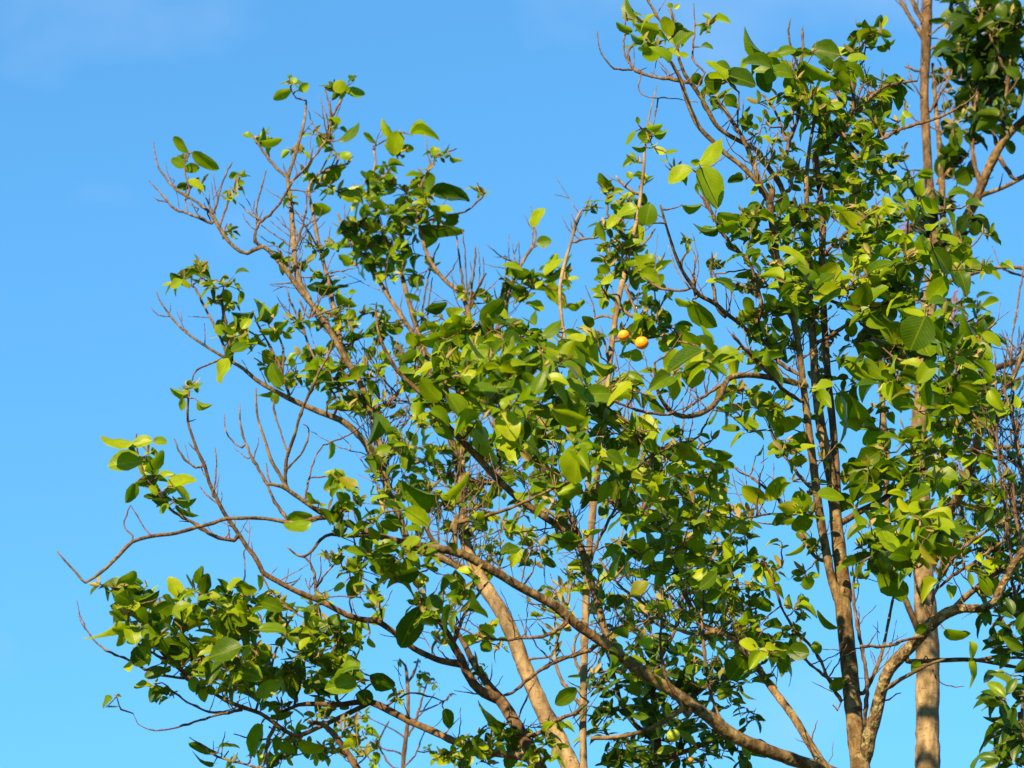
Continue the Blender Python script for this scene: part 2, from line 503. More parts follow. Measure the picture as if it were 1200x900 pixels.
    def hero(self, bx, by, tx, ty, w, mode='u', mat=None, kind=None):
        """one leaf whose outline the photograph shows: blade base, tip, visible width, and whether its upper side tips up or down"""
        i, dist = self.nearest(bx, by, 0.3)
        s = self.S[i]
        Yb = s[2] + (self.rng.uniform(-.06, .03) if mode == 'd' else self.rng.uniform(-.28, -.06))
        if dist > 5:
            mx_, my_ = s[0] * .45 + bx * .55 + self.rng.uniform(-2, 2), s[1] * .6 + by * .4 + self.rng.uniform(-2, 2)
            self.limb([(s[0], s[1], 2.4), (mx_, my_, 1.9), (bx, by, 1.2)], dy=Yb - s[2])
        b = P(bx, by, Yb)
        flat = (P(tx, ty, Yb) - b)
        flat -= FWD * flat.dot(FWD)
        lpx = math.hypot(tx - bx, ty - by)
        depth = self.rng.uniform(-.35, .35)
        d = flat.normalized() - FWD * depth
        lp = .95 * lpx * math.sqrt(1 + depth * depth)
        asp = 0.70 if (kind or self.kind) == 'broad' else 0.42
        f = w / (asp * lp)
        ws = 1.0
        if f > 0.97:
            ws = min(1.5, f / 0.97); f = 0.97
        ax = flat.normalized()
        perp = ax.cross(-FWD)
        if perp.z < 0: perp = -perp
        if mode == 'd': perp = -perp
        n = -FWD * f + perp * math.sqrt(max(0, 1 - f * f))
        self.leaf_at(b, d, n, lp, kind=kind, mat=mat, wscale=ws, idx=None if (kind or self.kind) != 'broad' or f < .75 else self.rng.choice([0, 1, 3, 5]))

    def cluster(self, x, y, r, n, size, young=3, mat=None, kind=None):
        g = self.rng
        i, dist = self.nearest(x, y, 0.8, maxw=12)
        s = self.S[i]
        Yt = s[2] + g.uniform(-1, 1) * (0.10 + dist / 430 * 0.9)
        if dist > 3:
            cx = s[0] + (x - s[0]) * g.uniform(.45, .8) + g.uniform(-.08, .08) * dist
            cy = s[1] + (y - s[1]) * g.uniform(.2, .5) + g.uniform(-.08, .08) * dist
            w0 = min(max(1.9, s[3] * .75), 2.2 + dist * 0.03)
            self.limb([(s[0], s[1], w0), (cx, cy, (w0 + 1.3) / 2 + .3), (x, y, 1.4)], dy=Yt - s[2])
        # short side shoots carry the leaves
        nodes = [(x, y, Yt)]
        n = int(round(n * DENS))
        size = size * SIZE * self.big
        ns = max(1, min(5, n // 4))
        a0 = g.uniform(0, 6.28)
        for k in range(ns):
            a = a0 + 2 * math.pi * (k + g.uniform(-.3, .3)) / ns
            q = r * g.uniform(.7, 1.35)
            e = (x + math.cos(a) * q, y + math.sin(a) * q * .8, Yt + g.uniform(-1, 1) * r / 430 * 1.8)
            self.limb([(x, y, 1.5), ((x + e[0]) / 2 + g.uniform(-2, 2), (y + e[1]) / 2 + g.uniform(-2, 2), 1.3), (e[0], e[1], 1.0)], dy=e[2] - Yt)
            nodes.append(e); nodes.append((x * .4 + e[0] * .6, y * .4 + e[1] * .6, Yt * .4 + e[2] * .6))
        for k in range(n):
            e = nodes[k % len(nodes)]
            c = P(e[0] + g.uniform(-2, 2), e[1] + g.uniform(-2, 2), e[2] + g.uniform(-.01, .01))
            out = Vector((g.gauss(0, 1), g.gauss(0, .8), g.gauss(-0.12, .55)))
            if out.length < .1: out = Vector((1, 0, 0))
            out.normalize()
            nrm = Vector((0, 0, .6)) + sun_dir * .6 + Vector((g.gauss(0, .62), g.gauss(0, .62), g.gauss(0, .5)))
            sz = size * g.uniform(.42, 1.12)
            mm = mat
            if mm is None and self.leafmat == 'leaf' and g.random() < 0.004: mm = 'yellow'
            dd = (out - nrm * 0)
            b = c + out * (0.18 * sz * mpp(c))
            self.leaf_at(b, dd, nrm, sz, mat=mm, kind=kind)
        if self.kind == 'broad':
            for e in nodes[:1 + (n > 6)]:
                self.buds(e, young)

    def buds(self, e, n, size=12):
        g = self.rng
        for k in range(n):
            c = P(e[0] + g.uniform(-1, 1), e[1] + g.uniform(-1, 1), e[2])
            d = Vector((g.gauss(0, .7), g.gauss(0, .6), g.uniform(.2, 1)))
            self.leaf_at(c, d, Vector((g.gauss(0, 1), g.gauss(-.6, .6), g.gauss(.5, .6))), size * g.uniform(.7, 1.4), kind='young', mat='young')

    def bare(self, n, lo=18, hi=60, box=None):
        """thin leafless shoots growing up and out of the limbs"""
        g = self.rng
        cand = [s for s in self.S if 2.2 < s[3] < 14 and (box is None or (box[0] < s[0] < box[2] and box[1] < s[1] < box[3]))]
        for k in range(n):
            if not cand: return
            s = g.choice(cand)
            ln = g.uniform(lo, hi)
            a = g.gauss(0, .65)
            ex, ey = s[0] + math.sin(a) * ln, s[1] - math.cos(a) * ln
            b = g.uniform(-.10, .10) * ln
            w = g.uniform(1.1, 2.2)
            if ln > 30 and g.random() < .5:
                f_ = g.uniform(.35, .65); sx_, sy_ = s[0] + (ex - s[0]) * f_, s[1] + (ey - s[1]) * f_
                a2 = a + g.choice((-1, 1)) * g.uniform(.35, .8); l2 = ln * g.uniform(.25, .5)
                self._side = [(sx_, sy_, 1.3), (sx_ + math.sin(a2) * l2, sy_ - math.cos(a2) * l2, .7)]
            else: self._side = None
            self.limb([(s[0], s[1], w), (s[0] + (ex - s[0]) * .5 + b, s[1] + (ey - s[1]) * .45 + abs(b) * .3, w * .8), (ex, ey, .8)],
                      dy=g.uniform(-1, 1) * ln / 430 * .8, mat=g.choice(('twig', 'twig_pale')))
            if self._side: self.limb(self._side, mat='twig')

    def build(self, cap=300):
        root = bpy.data.objects.new(self.name, None)
        link(root)
        root.location = self.base
        root.empty_display_size = 0.3
        root['label'] = self.label
        root['category'] = 'tree'
        if self.group: root['group'] = self.group
        objs = []
        twigs = [i for i, w in enumerate(self.wood) if w[0] == 'twig']
        size = lambda i: len(self.wood[i][1])
        keep = set(sorted(twigs, key=lambda i: -size(i))[:280])
        SV, SF = [], []
        for i, (what, V, F, mat, par) in enumerate(self.wood):
            if what == 'twig' and i not in keep:
                o_ = len(SV); SV += V; SF += [tuple(a + o_ for a in f) for f in F]
                objs.append(objs[par] if par is not None else None)
                continue
            p = root
            if what == 'twig' and par is not None:
                q = objs[par]
                while q is not None and q.name.split('.')[0] == 'twig':
                    q = q.parent
                if q is not None and q is not root: p = q
            o = mesh_obj(what, V, F, M[mat], p, self.base if p is root else Vector((0, 0, 0)))
            objs.append(o)
        if SV:
            o = mesh_obj('fine_twigs', SV, SF, M[self.twig], root, self.base); o['kind'] = 'stuff'
        ls = sorted(self.leaves, key=lambda l: -l[1])
        big = [l for l in ls if l[2] != 'young'][:cap]
        ids = set(id(l) for l in big)
        for m, sz, kind, idx, mat in big:
            o = bpy.data.objects.new('leaf', leaf_mesh(kind, idx, mat))
            link(o, root)
            mm = m.copy(); mm.translation = m.translation - self.base
            o.matrix_basis = mm
        rest = [l for l in ls if id(l) not in ids]
        for nm, sel in (('small_leaves', [l for l in rest if l[4] not in ('young', 'yellow')]), ('young_leaves', [l for l in rest if l[4] == 'young']), ('yellow_leaves', [l for l in rest if l[4] == 'yellow'])):
            if sel: self.stuff(nm, sel, root)
        self.root = root
        return root

    def stuff(self, name, sel, root):
        V, F, UV, RN = [], [], [], []
        for m, sz, kind, idx, mat in sel:
            v, f, uv = SHAPES[kind][idx]
            o_ = len(V)
            V += [m @ Vector(a) for a in v]
            F += [tuple(a + o_ for a in q) for q in f]
            UV += uv
            RN += [self.rng.random()] * len(f)
        o = mesh_obj(name, V, F, M[sel[0][4]], root, self.base)
        me = o.data
        uvl = me.uv_layers.new(name='UVMap')
        vi = np.empty(len(me.loops), dtype=np.int32); me.loops.foreach_get('vertex_index', vi)
        uvl.data.foreach_set('uv', np.array(UV, dtype=np.float32)[vi].ravel())
        at = me.attributes.new('rnd', 'FLOAT', 'FACE')
        at.data.foreach_set('value', np.array(RN, dtype=np.float32))
        o['kind'] = 'stuff'
        return o

def rows(txt):
    """'x y w, x y w, ...' -> list of tuples"""
    return [tuple(float(a) for a in p.split()) for p in txt.replace('\n', ' ').split(',') if p.strip()]

def limbs(t, txt, mat=None):
    """one limb per line; an optional '@dy' ahead of the points"""
    for ln in txt.strip().split('\n'):
        ln = ln.strip()
        if not ln: continue
        dy = None
        if ln[0] == '@':
            h, ln = ln.split(' ', 1); dy = float(h[1:])
        t.limb(rows(ln), dy=dy, mat=mat)

def heroes(t, txt):
    for ln in txt.replace(';', '\n').split('\n'):
        a = ln.split()
        if not a: continue
        x = [float(v) for v in a[:5]]
        mode = a[5] if len(a) > 5 else 'u'
        t.hero(*x, mode='u' if mode == 'y' else mode, mat='yellow' if mode == 'y' else None)

def clusters(t, txt, young=3, mat=None, kind=None):
    cs = []
    for ln in txt.replace(';', '\n').split('\n'):
        a = [float(v) for v in ln.split()]
        if a: cs.append(a)
    cs.sort(key=lambda c: t.nearest(c[0], c[1])[1])
    for c in cs:
        t.cluster(c[0], c[1], c[2], int(c[3]), c[4], young=young, mat=mat, kind=kind)

def fill(t, x0, y0, x1, y1, step, n, size, r=None, young=2, holes=()):
    """clusters spread evenly, with jitter, through a part of the crown"""
    g = t.rng
    pts = []
    y = y0 + step / 2
    while y < y1:
        x = x0 + step / 2
        while x < x1:
            px, py = x + g.uniform(-.45, .45) * step, y + g.uniform(-.45, .45) * step
            if not any(math.hypot(px - h[0], py - h[1]) < h[2] for h in holes):
                pts.append((px, py))
            x += step
        y += step
    pts.sort(key=lambda c: t.nearest(c[0], c[1])[1])
    for px, py in pts:
        t.cluster(px, py, r or step * .5, max(1, int(round(n * g.uniform(.6, 1.3)))), size * g.uniform(.85, 1.15), young=young)

# ------------------------------------------------------------------ ground
g_v, g_f = [], []
NG = 40
for j in range(NG + 1):
    for i in range(NG + 1):
        fx, fy = (i / NG * 2 - 1), (j / NG * 2 - 1)
        x, y = 2500 * fx * abs(fx) ** 1.5, 2500 * fy * abs(fy) ** 1.5
        r_ = math.hypot(x, y)
        z = 0.0 if r_ < 16 else 0.25 * math.sin(x * .05) * math.cos(y * .043) * min(1, (r_ - 16) / 40)
        g_v.append((x, y, z))
for j in range(NG):
    for i in range(NG):
        a = j * (NG + 1) + i
        g_f.append((a, a + 1, a + NG + 2, a + NG + 1))
ground = mesh_obj('ground', g_v, g_f, M['ground'])
ground['kind'] = 'structure'

Y0 = 8.83
# ================================================================== the main broad-leaved tree
A = Tree('broadleaf_tree', 'multi-stemmed broad-leaved tree with tan stems and a long limb reaching left across the others', Y0, bark='bark', twig='twig')
A.limb(rows('1012 985 46, 1011 945 44, 1009 905 31, 1003 860 28, 998 810 27, 993 760 26, 988 710 25, 984 690 23'), base=True, dy=0.0)
limbs(A, '''
@-.35 1013 890 24, 1018 865 22, 1026 838 20, 1034 805 19, 1042 785 19, 1060 765 18, 1075 750 18, 1090 733 18, 1110 718 17, 1130 713 14, 1150 713 13, 1165 705 12, 1175 685 12, 1186 665 12, 1196 650 12, 1215 632 12
''', mat='bark_lichen')
limbs(A, '''
@-.25 984 700 16.8, 975 680 14.6, 967 640 13.4, 960 600 13.4, 955 560 12.3, 950 520 11.2, 945 480 10.1, 940 440 10.1, 935 400 8.96, 926 360 8.4, 915 320 7.84, 907 280 7.84, 903 245 8.96, 905 222 8.96
@.15 990 700 24, 984 650 21.6, 979 605 19.2, 974 560 16.8, 968 530 16.8, 962 500 15.6, 958 470 14.4, 955 440 13.2, 953 405 12, 950 370 10.8, 948 330 9.6, 947 290 8.4, 946 250 7.2, 945 210 6, 950 165 4.8, 956 135 3.6
''')
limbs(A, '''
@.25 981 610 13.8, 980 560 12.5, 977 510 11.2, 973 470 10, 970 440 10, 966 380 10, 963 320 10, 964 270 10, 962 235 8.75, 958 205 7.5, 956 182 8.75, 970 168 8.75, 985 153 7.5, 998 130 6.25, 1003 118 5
''', mat='bark_dark')  # stem in shadow: its shade is put into the colour by the brown bark
limbs(A, '''
@-.75 1010 925 23, 980 908 21.4, 950 897 20.7, 900 880 20.7, 860 862 20.7, 820 832 19.1, 780 805 18.4, 745 782 17.6, 710 755 16.1, 680 735 15.3, 650 710 14.5, 610 688 13.7, 580 670 13.1, 545 651 13.1, 515 643 11.5, 480 637 9.92, 450 630 9.22, 420 619 8.42, 395 609 7.66, 375 600 6.89, 350 583 6.12, 330 570 5.36, 312 567 3.83
@.45 978 910 16, 962 892 14, 945 865 12, 930 840 12, 915 820 11.5, 900 800 11, 890 785 10, 880 770 9.5, 865 755 9, 850 742 9, 835 738 8, 820 730 8, 810 712 7, 800 690 7, 795 672 6, 786 650 5, 778 625 4
@.1 728 770 12, 718 752 11.5, 709 738 11, 700 705 11, 692 680 11, 685 655 10.5, 678 635 10
@-.3 678 637 10, 670 626 10, 640 607 10, 605 582 10, 580 558 10, 560 536 10, 540 515 9.5, 520 495 8.5, 505 476 7, 490 458 6, 466 435 5.5, 452 412 5, 444 390 4, 440 362 3
@.2 678 637 8, 670 610 7, 660 590 6, 645 565 5, 632 548 4, 622 530 3
533 648 8, 533 625 8, 535 604 7
535 612 5.5, 560 607 5, 590 598 4.5, 615 588 4, 650 572 3.5, 682 560 3
520 646 7, 505 630 6, 497 613 5
432 626 6, 408 628 5.5, 388 626 5, 376 632 4.5, 366 645 4, 356 652 4, 346 649 3, 336 640 2
@-.2 388 606 7, 373 607 6.5, 355 612 7, 344 614 7, 335 612 6, 320 609 5, 300 607 5, 265 608 5, 250 613 5, 230 618 5, 205 625 5, 180 628 5, 155 635 5, 140 650 5, 125 665 4.5, 110 677 4, 100 683 3.5, 90 672 3, 76 657 2.5, 67 646 2
335 570 6, 327 555 5, 318 540 5, 310 515 4, 302 490 3.5, 300 470 3, 300 455 2
335 569 5.5, 334 550 5, 338 530 5, 345 510 4.5, 352 485 4, 362 462 4, 372 440 3.5, 385 415 3, 391 398 2.5
338 535 3, 330 510 2.5, 322 485 2.5, 320 468 2
338 547 3, 352 533 2.6, 360 517 2.4, 362 503 2, 355 497 1.5
335 607 4, 322 588 3.6, 310 562 3.5, 300 545 3.5, 290 525 3, 283 505 3, 281 490 2.5, 281 475 2
284 525 2.4, 271 516 2, 264 502 2, 263 486 1.4
296 540 1.8, 301 525 1.5, 303 512 1.2
291 538 1.6, 282 531 1.4, 275 526 1
357 588 3, 361 565 2.4, 369 537 2, 379 521 1.6
155 628 2.4, 145 615 2, 153 592 1.4
178 628 2.6, 170 620 2, 158 600 1.6, 153 592 1.2
318 569 2.5, 314 556 2, 312 543 1.4
@-.15 903 238 8, 893 222 7.5, 880 205 7, 866 192 6.5, 850 180 6.5, 836 166 6.5, 820 150 6, 809 128 6, 802 108 5.5, 797 92 5, 788 76 4.5, 782 66 3.5
@-.4 930 262 6, 915 218 7, 905 203 8, 893 186 8, 885 175 6.5, 872 168 6, 850 156 6, 838 145 6, 830 130 6, 822 115 6, 812 100 5.5, 803 88 5, 796 70 4.5, 792 45 4, 789 25 3.5, 786 10 2.5
806 97 5, 790 93 4.5, 770 91 4, 752 86 4, 741 79 4, 736 66 3.5, 738 56 3, 748 50 2.5
741 82 2.6, 720 80 2.4, 708 68 2, 702 55 1.8, 700 36 1.4
737 74 2.5, 731 60 2.2, 732 40 2, 733 14 1.6
789 43 4, 776 28 3.6, 766 12 3.4, 757 -4 3
751 90 1.8, 748 105 1.6, 760 114 1.4, 785 115 1.4, 818 120 1.2
@.3 893 224 7, 884 195 6.5, 872 165 6, 860 145 5.5, 850 130 5, 838 118 4
816 104 2, 825 85 2.4, 813 72 2.6, 812 55 2.4, 814 35 2, 813 4 1.2
864 148 2, 865 125 2.4, 866 108 2
928 218 5, 921 190 5, 925 165 5, 933 145 4.5, 937 118 4, 938 95 4, 939 72 3.6, 941 50 3, 940 34 2.5
936 82 3, 929 60 2.8, 924 42 2.6, 926 22 2
921 165 3.4, 912 138 3.2, 903 122 2.8, 892 110 2
1000 130 5, 1018 116 4.5, 1034 103 4.5, 1050 98 4, 1075 95 3
1010 180 4, 1035 163 4, 1055 152 4, 1080 144 4, 1100 138 3.6, 1120 128 3, 1136 118 2.4, 1146 108 1.8
980 110 5, 990 96 4, 1003 82 3.4, 1012 72 2.6
985 155 4, 999 140 5, 1000 110 4.6, 998 92 4
964 300 4, 985 278 4, 1003 264 4, 1018 252 3.4, 1028 243 2.8
950 370 6, 970 351 6, 985 343 6, 997 337 6, 1010 327 5, 1014 321 4
970 351 4.5, 990 357 4, 1010 357 4, 1042 355 3.4, 1060 352 2
997 337 5, 1010 340 6, 1026 338 5, 1040 336 5, 1068 332 4.4, 1090 328 3
956 403 5, 975 392 5, 990 382 5, 1005 374 5, 1012 361 4, 1022 345 3
1050 420 3, 1085 417 3.6, 1105 413 4, 1125 408 4, 1142 398 4, 1158 386 3.4, 1168 378 2.6
@.3 987 612 9, 1010 598 9, 1030 588 8, 1050 574 7, 1066 560 6.5, 1085 548 6, 1105 536 5.5, 1130 528 5, 1160 525 5, 1205 523 5
@-.5 944 452 9, 925 447 9, 905 443 8.5, 885 440 8, 866 440 8, 852 445 8, 846 460 8, 836 475 8, 820 485 7.5, 800 488 7, 785 481 6, 775 468 5, 770 455 5, 768 440 4.5, 767 425 3.4
786 486 3.6, 760 484 3.4, 740 478 3.2, 720 470 3, 708 460 2.8, 700 449 2.4
850 448 4, 832 460 3.6, 812 473 3, 800 484 2.4
@-.1 688 665 5, 696 645 4.6, 708 620 4, 720 598 4, 731 578 3.6, 740 562 3.4, 746 549 3.4, 756 539 3.2, 766 533 3.2, 778 528 3, 792 520 3, 806 518 3, 818 512 2.6, 829 492 2, 838 474 1.4
748 512 2, 746 502 3.2, 735 494 3.2, 720 484 3, 705 470 2.6, 690 455 2, 672 438 1.4, 668 410 1
757 600 5.4, 760 572 5.2, 763 545 5, 765 520 4.6, 767 490 4
796 517 1.8, 800 508 2.4, 801 490 2, 800 470 1.4
@.3 840 740 6, 812 743 5.4, 790 735 5, 775 725 4.6, 760 712 4.4, 745 700 4, 730 690 3.8, 715 674 3.4, 702 655 3
868 868 4.4, 850 850 4, 838 828 4, 830 800 4, 826 770 3.8, 823 740 3.4, 824 710 2.8, 824 690 2
806 838 5, 792 815 4.6, 781 795 4.2, 776 775 4, 774 750 3.6, 776 720 3, 777 690 2
798 832 6.5, 772 849 6.5, 750 858 6.2, 722 864 6, 692 865 5.6
710 740 4, 730 733 3.8, 755 727 3.4, 778 722 2.8
713 748 4.6, 690 762 5, 660 772 5, 640 781 5, 620 795 4.6, 600 812 4, 590 815 3
665 730 4, 654 738 4, 635 746 4, 610 748 4, 590 750 3.6, 560 745 3, 520 728 2.4
1115 716 9, 1131 700 9, 1150 685 8.4, 1170 671 8, 1188 660 6
1040 806 6, 1055 796 6, 1076 785 5, 1092 777 4.4, 1108 772 3
1064 775 7, 1100 774 6.6, 1130 773 6, 1155 775 5.6, 1180 780 5.4, 1206 784 5
1140 774 4, 1165 770 4, 1190 771 3.6, 1208 770 3
1090 728 6, 1082 706 4.4, 1075 690 4, 1071 672 3
1089 729 4.4, 1091 710 4.4, 1097 690 4, 1106 670 4, 1121 650 4, 1140 633 4, 1165 617 3.6, 1192 603 3
1098 690 3, 1120 672 4, 1140 660 4, 1160 645 4, 1182 630 3.4, 1200 610 2.6
1085 745 4, 1060 750 4, 1040 757 4, 1008 757 3.6
1012 812 6, 1026 786 5.6, 1034 764 5, 1040 735 4.4, 1046 705 4, 1052 682 3
1012 850 5, 1016 800 5, 1010 760 4.6, 1003 722 4, 1000 690 3.4, 1004 660 2.6
1042 820 2, 1050 813 1.6, 1056 812 1.2
1085 768 1.8, 1100 798 1.8, 1120 805 1.4, 1130 804 1
1000 812 2.4, 986 822 2, 982 832 2.6, 976 826 2
@-.1 980 812 4.6, 970 795 4.4, 962 775 4, 950 757 4, 935 742 4, 925 728 3.8, 915 710 3.4, 909 690 3, 902 670 2.6, 893 655 2
978 800 3.6, 960 787 3.4, 945 774 3, 930 764 2.4
@.2 958 655 5, 946 640 5, 935 620 4.6, 922 605 4.4, 915 590 4, 905 578 3.6, 892 568 3, 878 558 2.6
926 604 3, 905 602 3, 880 606 3, 862 607 2.4, 830 602 2
924 608 2.4, 905 614 2, 888 612 1.6
948 570 4, 935 555 3.4, 920 535 3, 908 515 3.4, 902 500 3, 900 485 2.4
938 440 5, 918 428 5, 905 415 4.6, 895 400 4, 885 385 3
@-.25 938 470 5, 920 458 5, 905 442 5, 890 425 4.6, 872 408 4, 858 392 3.6
@-.3 886 398 6, 870 382 5.6, 852 368 5.4, 838 356 6, 820 346 6, 812 336 6, 800 318 5, 792 300 4.6, 786 282 4, 780 262 3.4, 774 240 3
812 336 3.6, 803 340 3.6, 786 340 3.4, 770 336 3, 755 325 2.4
850 372 4, 840 358 4.4, 837 340 4, 834 325 3, 832 310 2
800 320 3.4, 798 306 3.4, 806 294 2.8, 810 280 2
815 350 3, 814 335 2.6, 814 312 2, 815 300 1.4
@-.2 892 360 5, 887 335 5, 878 308 4.6, 860 290 4.6, 848 275 4.2, 838 258 4, 830 240 3.6, 822 222 3.2, 818 205 2.6
838 256 3, 830 245 2.6, 824 234 2, 819 226 1.6
884 340 3, 862 333 3, 842 328 2.6, 836 318 2, 834 308 1.4
900 335 3, 880 317 2.4, 860 318 2, 838 321 1.6
1186 665 3.4, 1180 610 3.2, 1172 560 3, 1168 500 2.8, 1167 450 2.2, 1166 410 1.6
1196 640 4, 1188 590 4, 1180 555 3.6, 1165 512 3.2, 1143 488 2.8, 1118 462 2.4, 1100 443 2, 1086 430 1.4
1190 600 3, 1186 560 3, 1174 540 2.6, 1150 530 2.2, 1130 520 1.6
1200 600 3, 1196 540 3, 1188 490 2.8, 1178 460 2.4, 1173 438 1.6
1186 655 3, 1178 615 2.8, 1180 585 2.4, 1175 560 2
1150 700 3, 1147 675 2.6, 1146 650 2.6, 1140 622 2.2, 1125 600 1.8, 1117 585 1.2
1165 525 3, 1156 500 3, 1152 470 2.4, 1150 445 1.8
1205 560 2.6, 1190 545 2.4, 1170 532 2, 1150 524 1.4
''')
A.limb(rows('1088 730 8, 1092 722 4'), what='branch')
heroes(A, '''
366 605 334 606 20 d; 364 611 333 623 14; 403 560 384 547 10; 400 565 379 574 16; 398 560 417 573 13 y; 388 518 388 539 7; 374 590 356 578 8 d
748 22 728 -2 16 d; 766 18 742 24 9; 772 36 742 32 16 d; 741 36 720 30 8 d; 786 42 778 18 18 d; 792 52 813 33 15; 784 72 769 51 13; 775 60 751 66 18 d; 795 62 807 67 8
851 88 890 96 22; 850 92 827 67 14; 846 95 824 96 22 d; 856 82 840 72 8; 850 112 864 122 15 d; 835 25 858 24 10; 832 22 823 15 7; 822 55 836 56 7; 790 10 797 5 6; 788 9 782 4 6
897 64 862 44 9 d; 904 80 868 70 18; 902 65 915 83 14 d; 940 74 976 100 18 d; 936 84 920 106 20 d; 905 82 900 99 16 d; 983 64 949 55 24; 986 61 1013 43 14 d; 1014 48 1027 32 22 d; 1024 30 1037 17 10 d; 1028 55 1053 51 9 d
980 70 990 94 17; 993 70 1017 66 11; 912 62 933 57 13; 940 60 917 60 10 d
763 158 746 160 16 d; 757 150 777 148 7 d; 766 157 785 154 7 d; 744 154 736 173 8; 756 172 742 177 6 d; 767 173 781 182 11; 781 180 796 176 6; 748 146 748 136 6
757 264 760 237 23; 822 197 846 244 32; 820 192 851 167 19; 811 198 780 212 18; 800 240 825 243 9 d; 840 268 812 273 6 d; 820 190 809 191 8 d; 866 258 838 254 16 d; 864 262 840 270 14 d
800 390 821 412 20 d; 826 411 830 381 12 d; 821 412 777 433 17; 828 426 866 412 20; 810 355 840 386 22 d; 812 356 789 352 8 d; 858 343 838 324 7; 846 332 826 328 6
998 288 1040 292 34 d; 994 283 1016 318 28 d; 955 338 987 308 30 d; 953 338 941 309 14; 955 338 977 317 8; 950 335 914 321 9; 912 292 948 305 10
1087 352 1113 325 28; 1090 357 1136 345 11; 1084 370 1068 413 38; 1083 369 1057 367 10; 1110 300 1129 335 20; 1093 292 1119 319 22; 1088 304 1054 277 16 d; 1089 304 1071 276 12 d
1145 392 1121 373 13 d; 1151 392 1176 403 14; 1165 391 1183 401 6 d; 1145 408 1161 421 14 d; 1130 430 1100 418 14 y; 1118 425 1150 424 12; 1095 425 1075 450 20; 1062 428 1082 452 16 d
985 420 1027 452 28; 985 460 1023 506 28 d; 983 462 1014 508 12; 976 452 947 453 11; 976 443 944 440 12 d; 905 502 940 486 22 d; 945 508 920 532 24 d; 896 480 888 458 22; 860 490 889 505 16; 886 534 898 529 4 d
1010 555 1042 538 30 d; 1050 560 1085 545 22 d; 970 462 965 490 7; 945 598 930 576 26 d; 950 605 928 622 20 d; 896 586 867 573 20 d; 898 585 919 558 24 d; 959 580 993 582 16; 943 634 926 657 7 d; 942 672 927 671 10; 943 677 951 691 16
1026 648 1047 692 24 d; 1030 590 1036 622 25 d; 1082 600 1094 619 15; 1095 622 1133 623 17; 1085 632 1131 653 16 d; 1080 640 1096 666 9 y; 1030 670 1063 697 26 d; 1060 590 1092 600 26 d; 1070 660 1040 655 24 d
1110 455 1148 468 24 d; 1112 462 1140 482 18 d; 1060 440 1040 475 18; 1040 450 1060 470 20
676 521 674 570 33; 632 402 652 427 30; 655 400 688 438 16; 635 393 661 379 14; 618 386 588 378 16 d; 596 372 569 358 9; 555 402 587 400 14; 590 398 623 400 13; 590 430 544 425 26; 558 410 586 428 22; 612 468 583 446 14; 583 460 544 452 10
665 445 691 471 14; 648 480 686 496 18 d; 660 390 686 391 8 d; 717 428 689 427 10 d; 742 450 711 455 12; 494 442 474 461 22 d; 525 463 553 498 22; 505 482 531 493 14; 512 468 538 486 16 d; 437 486 440 522 14
560 490 579 546 16 d; 730 545 714 587 28 d; 765 500 744 523 18 d; 711 530 733 544 14; 800 505 771 516 9; 795 520 821 546 17 d; 786 560 761 562 9 d; 744 575 770 570 13; 758 617 728 622 11; 751 622 776 620 10; 765 634 779 641 9
722 645 739 677 22 d; 786 660 754 673 20 d; 810 645 846 661 14 d; 760 683 737 699 14 y; 790 667 816 673 12 d; 845 695 824 704 14; 820 690 843 672 16; 833 573 851 591 20
830 528 859 537 14 d; 860 548 827 544 13 d; 850 570 819 558 13 d; 826 438 805 451 14 d; 825 497 849 490 7 d; 838 420 866 408 14
492 712 465 758 34 d; 418 675 411 705 20 d; 404 683 392 695 10; 440 685 431 704 9 d; 436 700 452 703 12; 456 650 414 649 22 d; 470 662 432 668 22 d; 490 668 455 680 20 d
534 668 547 706 17 d; 535 680 513 692 12; 500 712 519 699 18; 562 733 581 743 14 d; 558 750 540 748 12 d; 565 752 576 763 15 d; 515 580 464 570 24 d; 515 583 551 578 14 d; 475 598 506 613 20
948 766 922 762 21; 904 755 927 765 20 d; 910 780 929 771 24 d; 960 766 953 751 12 d; 982 735 953 722 9 d; 986 794 976 813 16 d; 876 765 857 801 28 d; 897 766 909 784 10
1053 680 1058 706 22 d; 1108 738 1141 748 16 d; 1137 752 1146 772 11; 1137 775 1151 798 13; 1086 735 1069 738 14 d; 1078 774 1066 788 14 d
''')
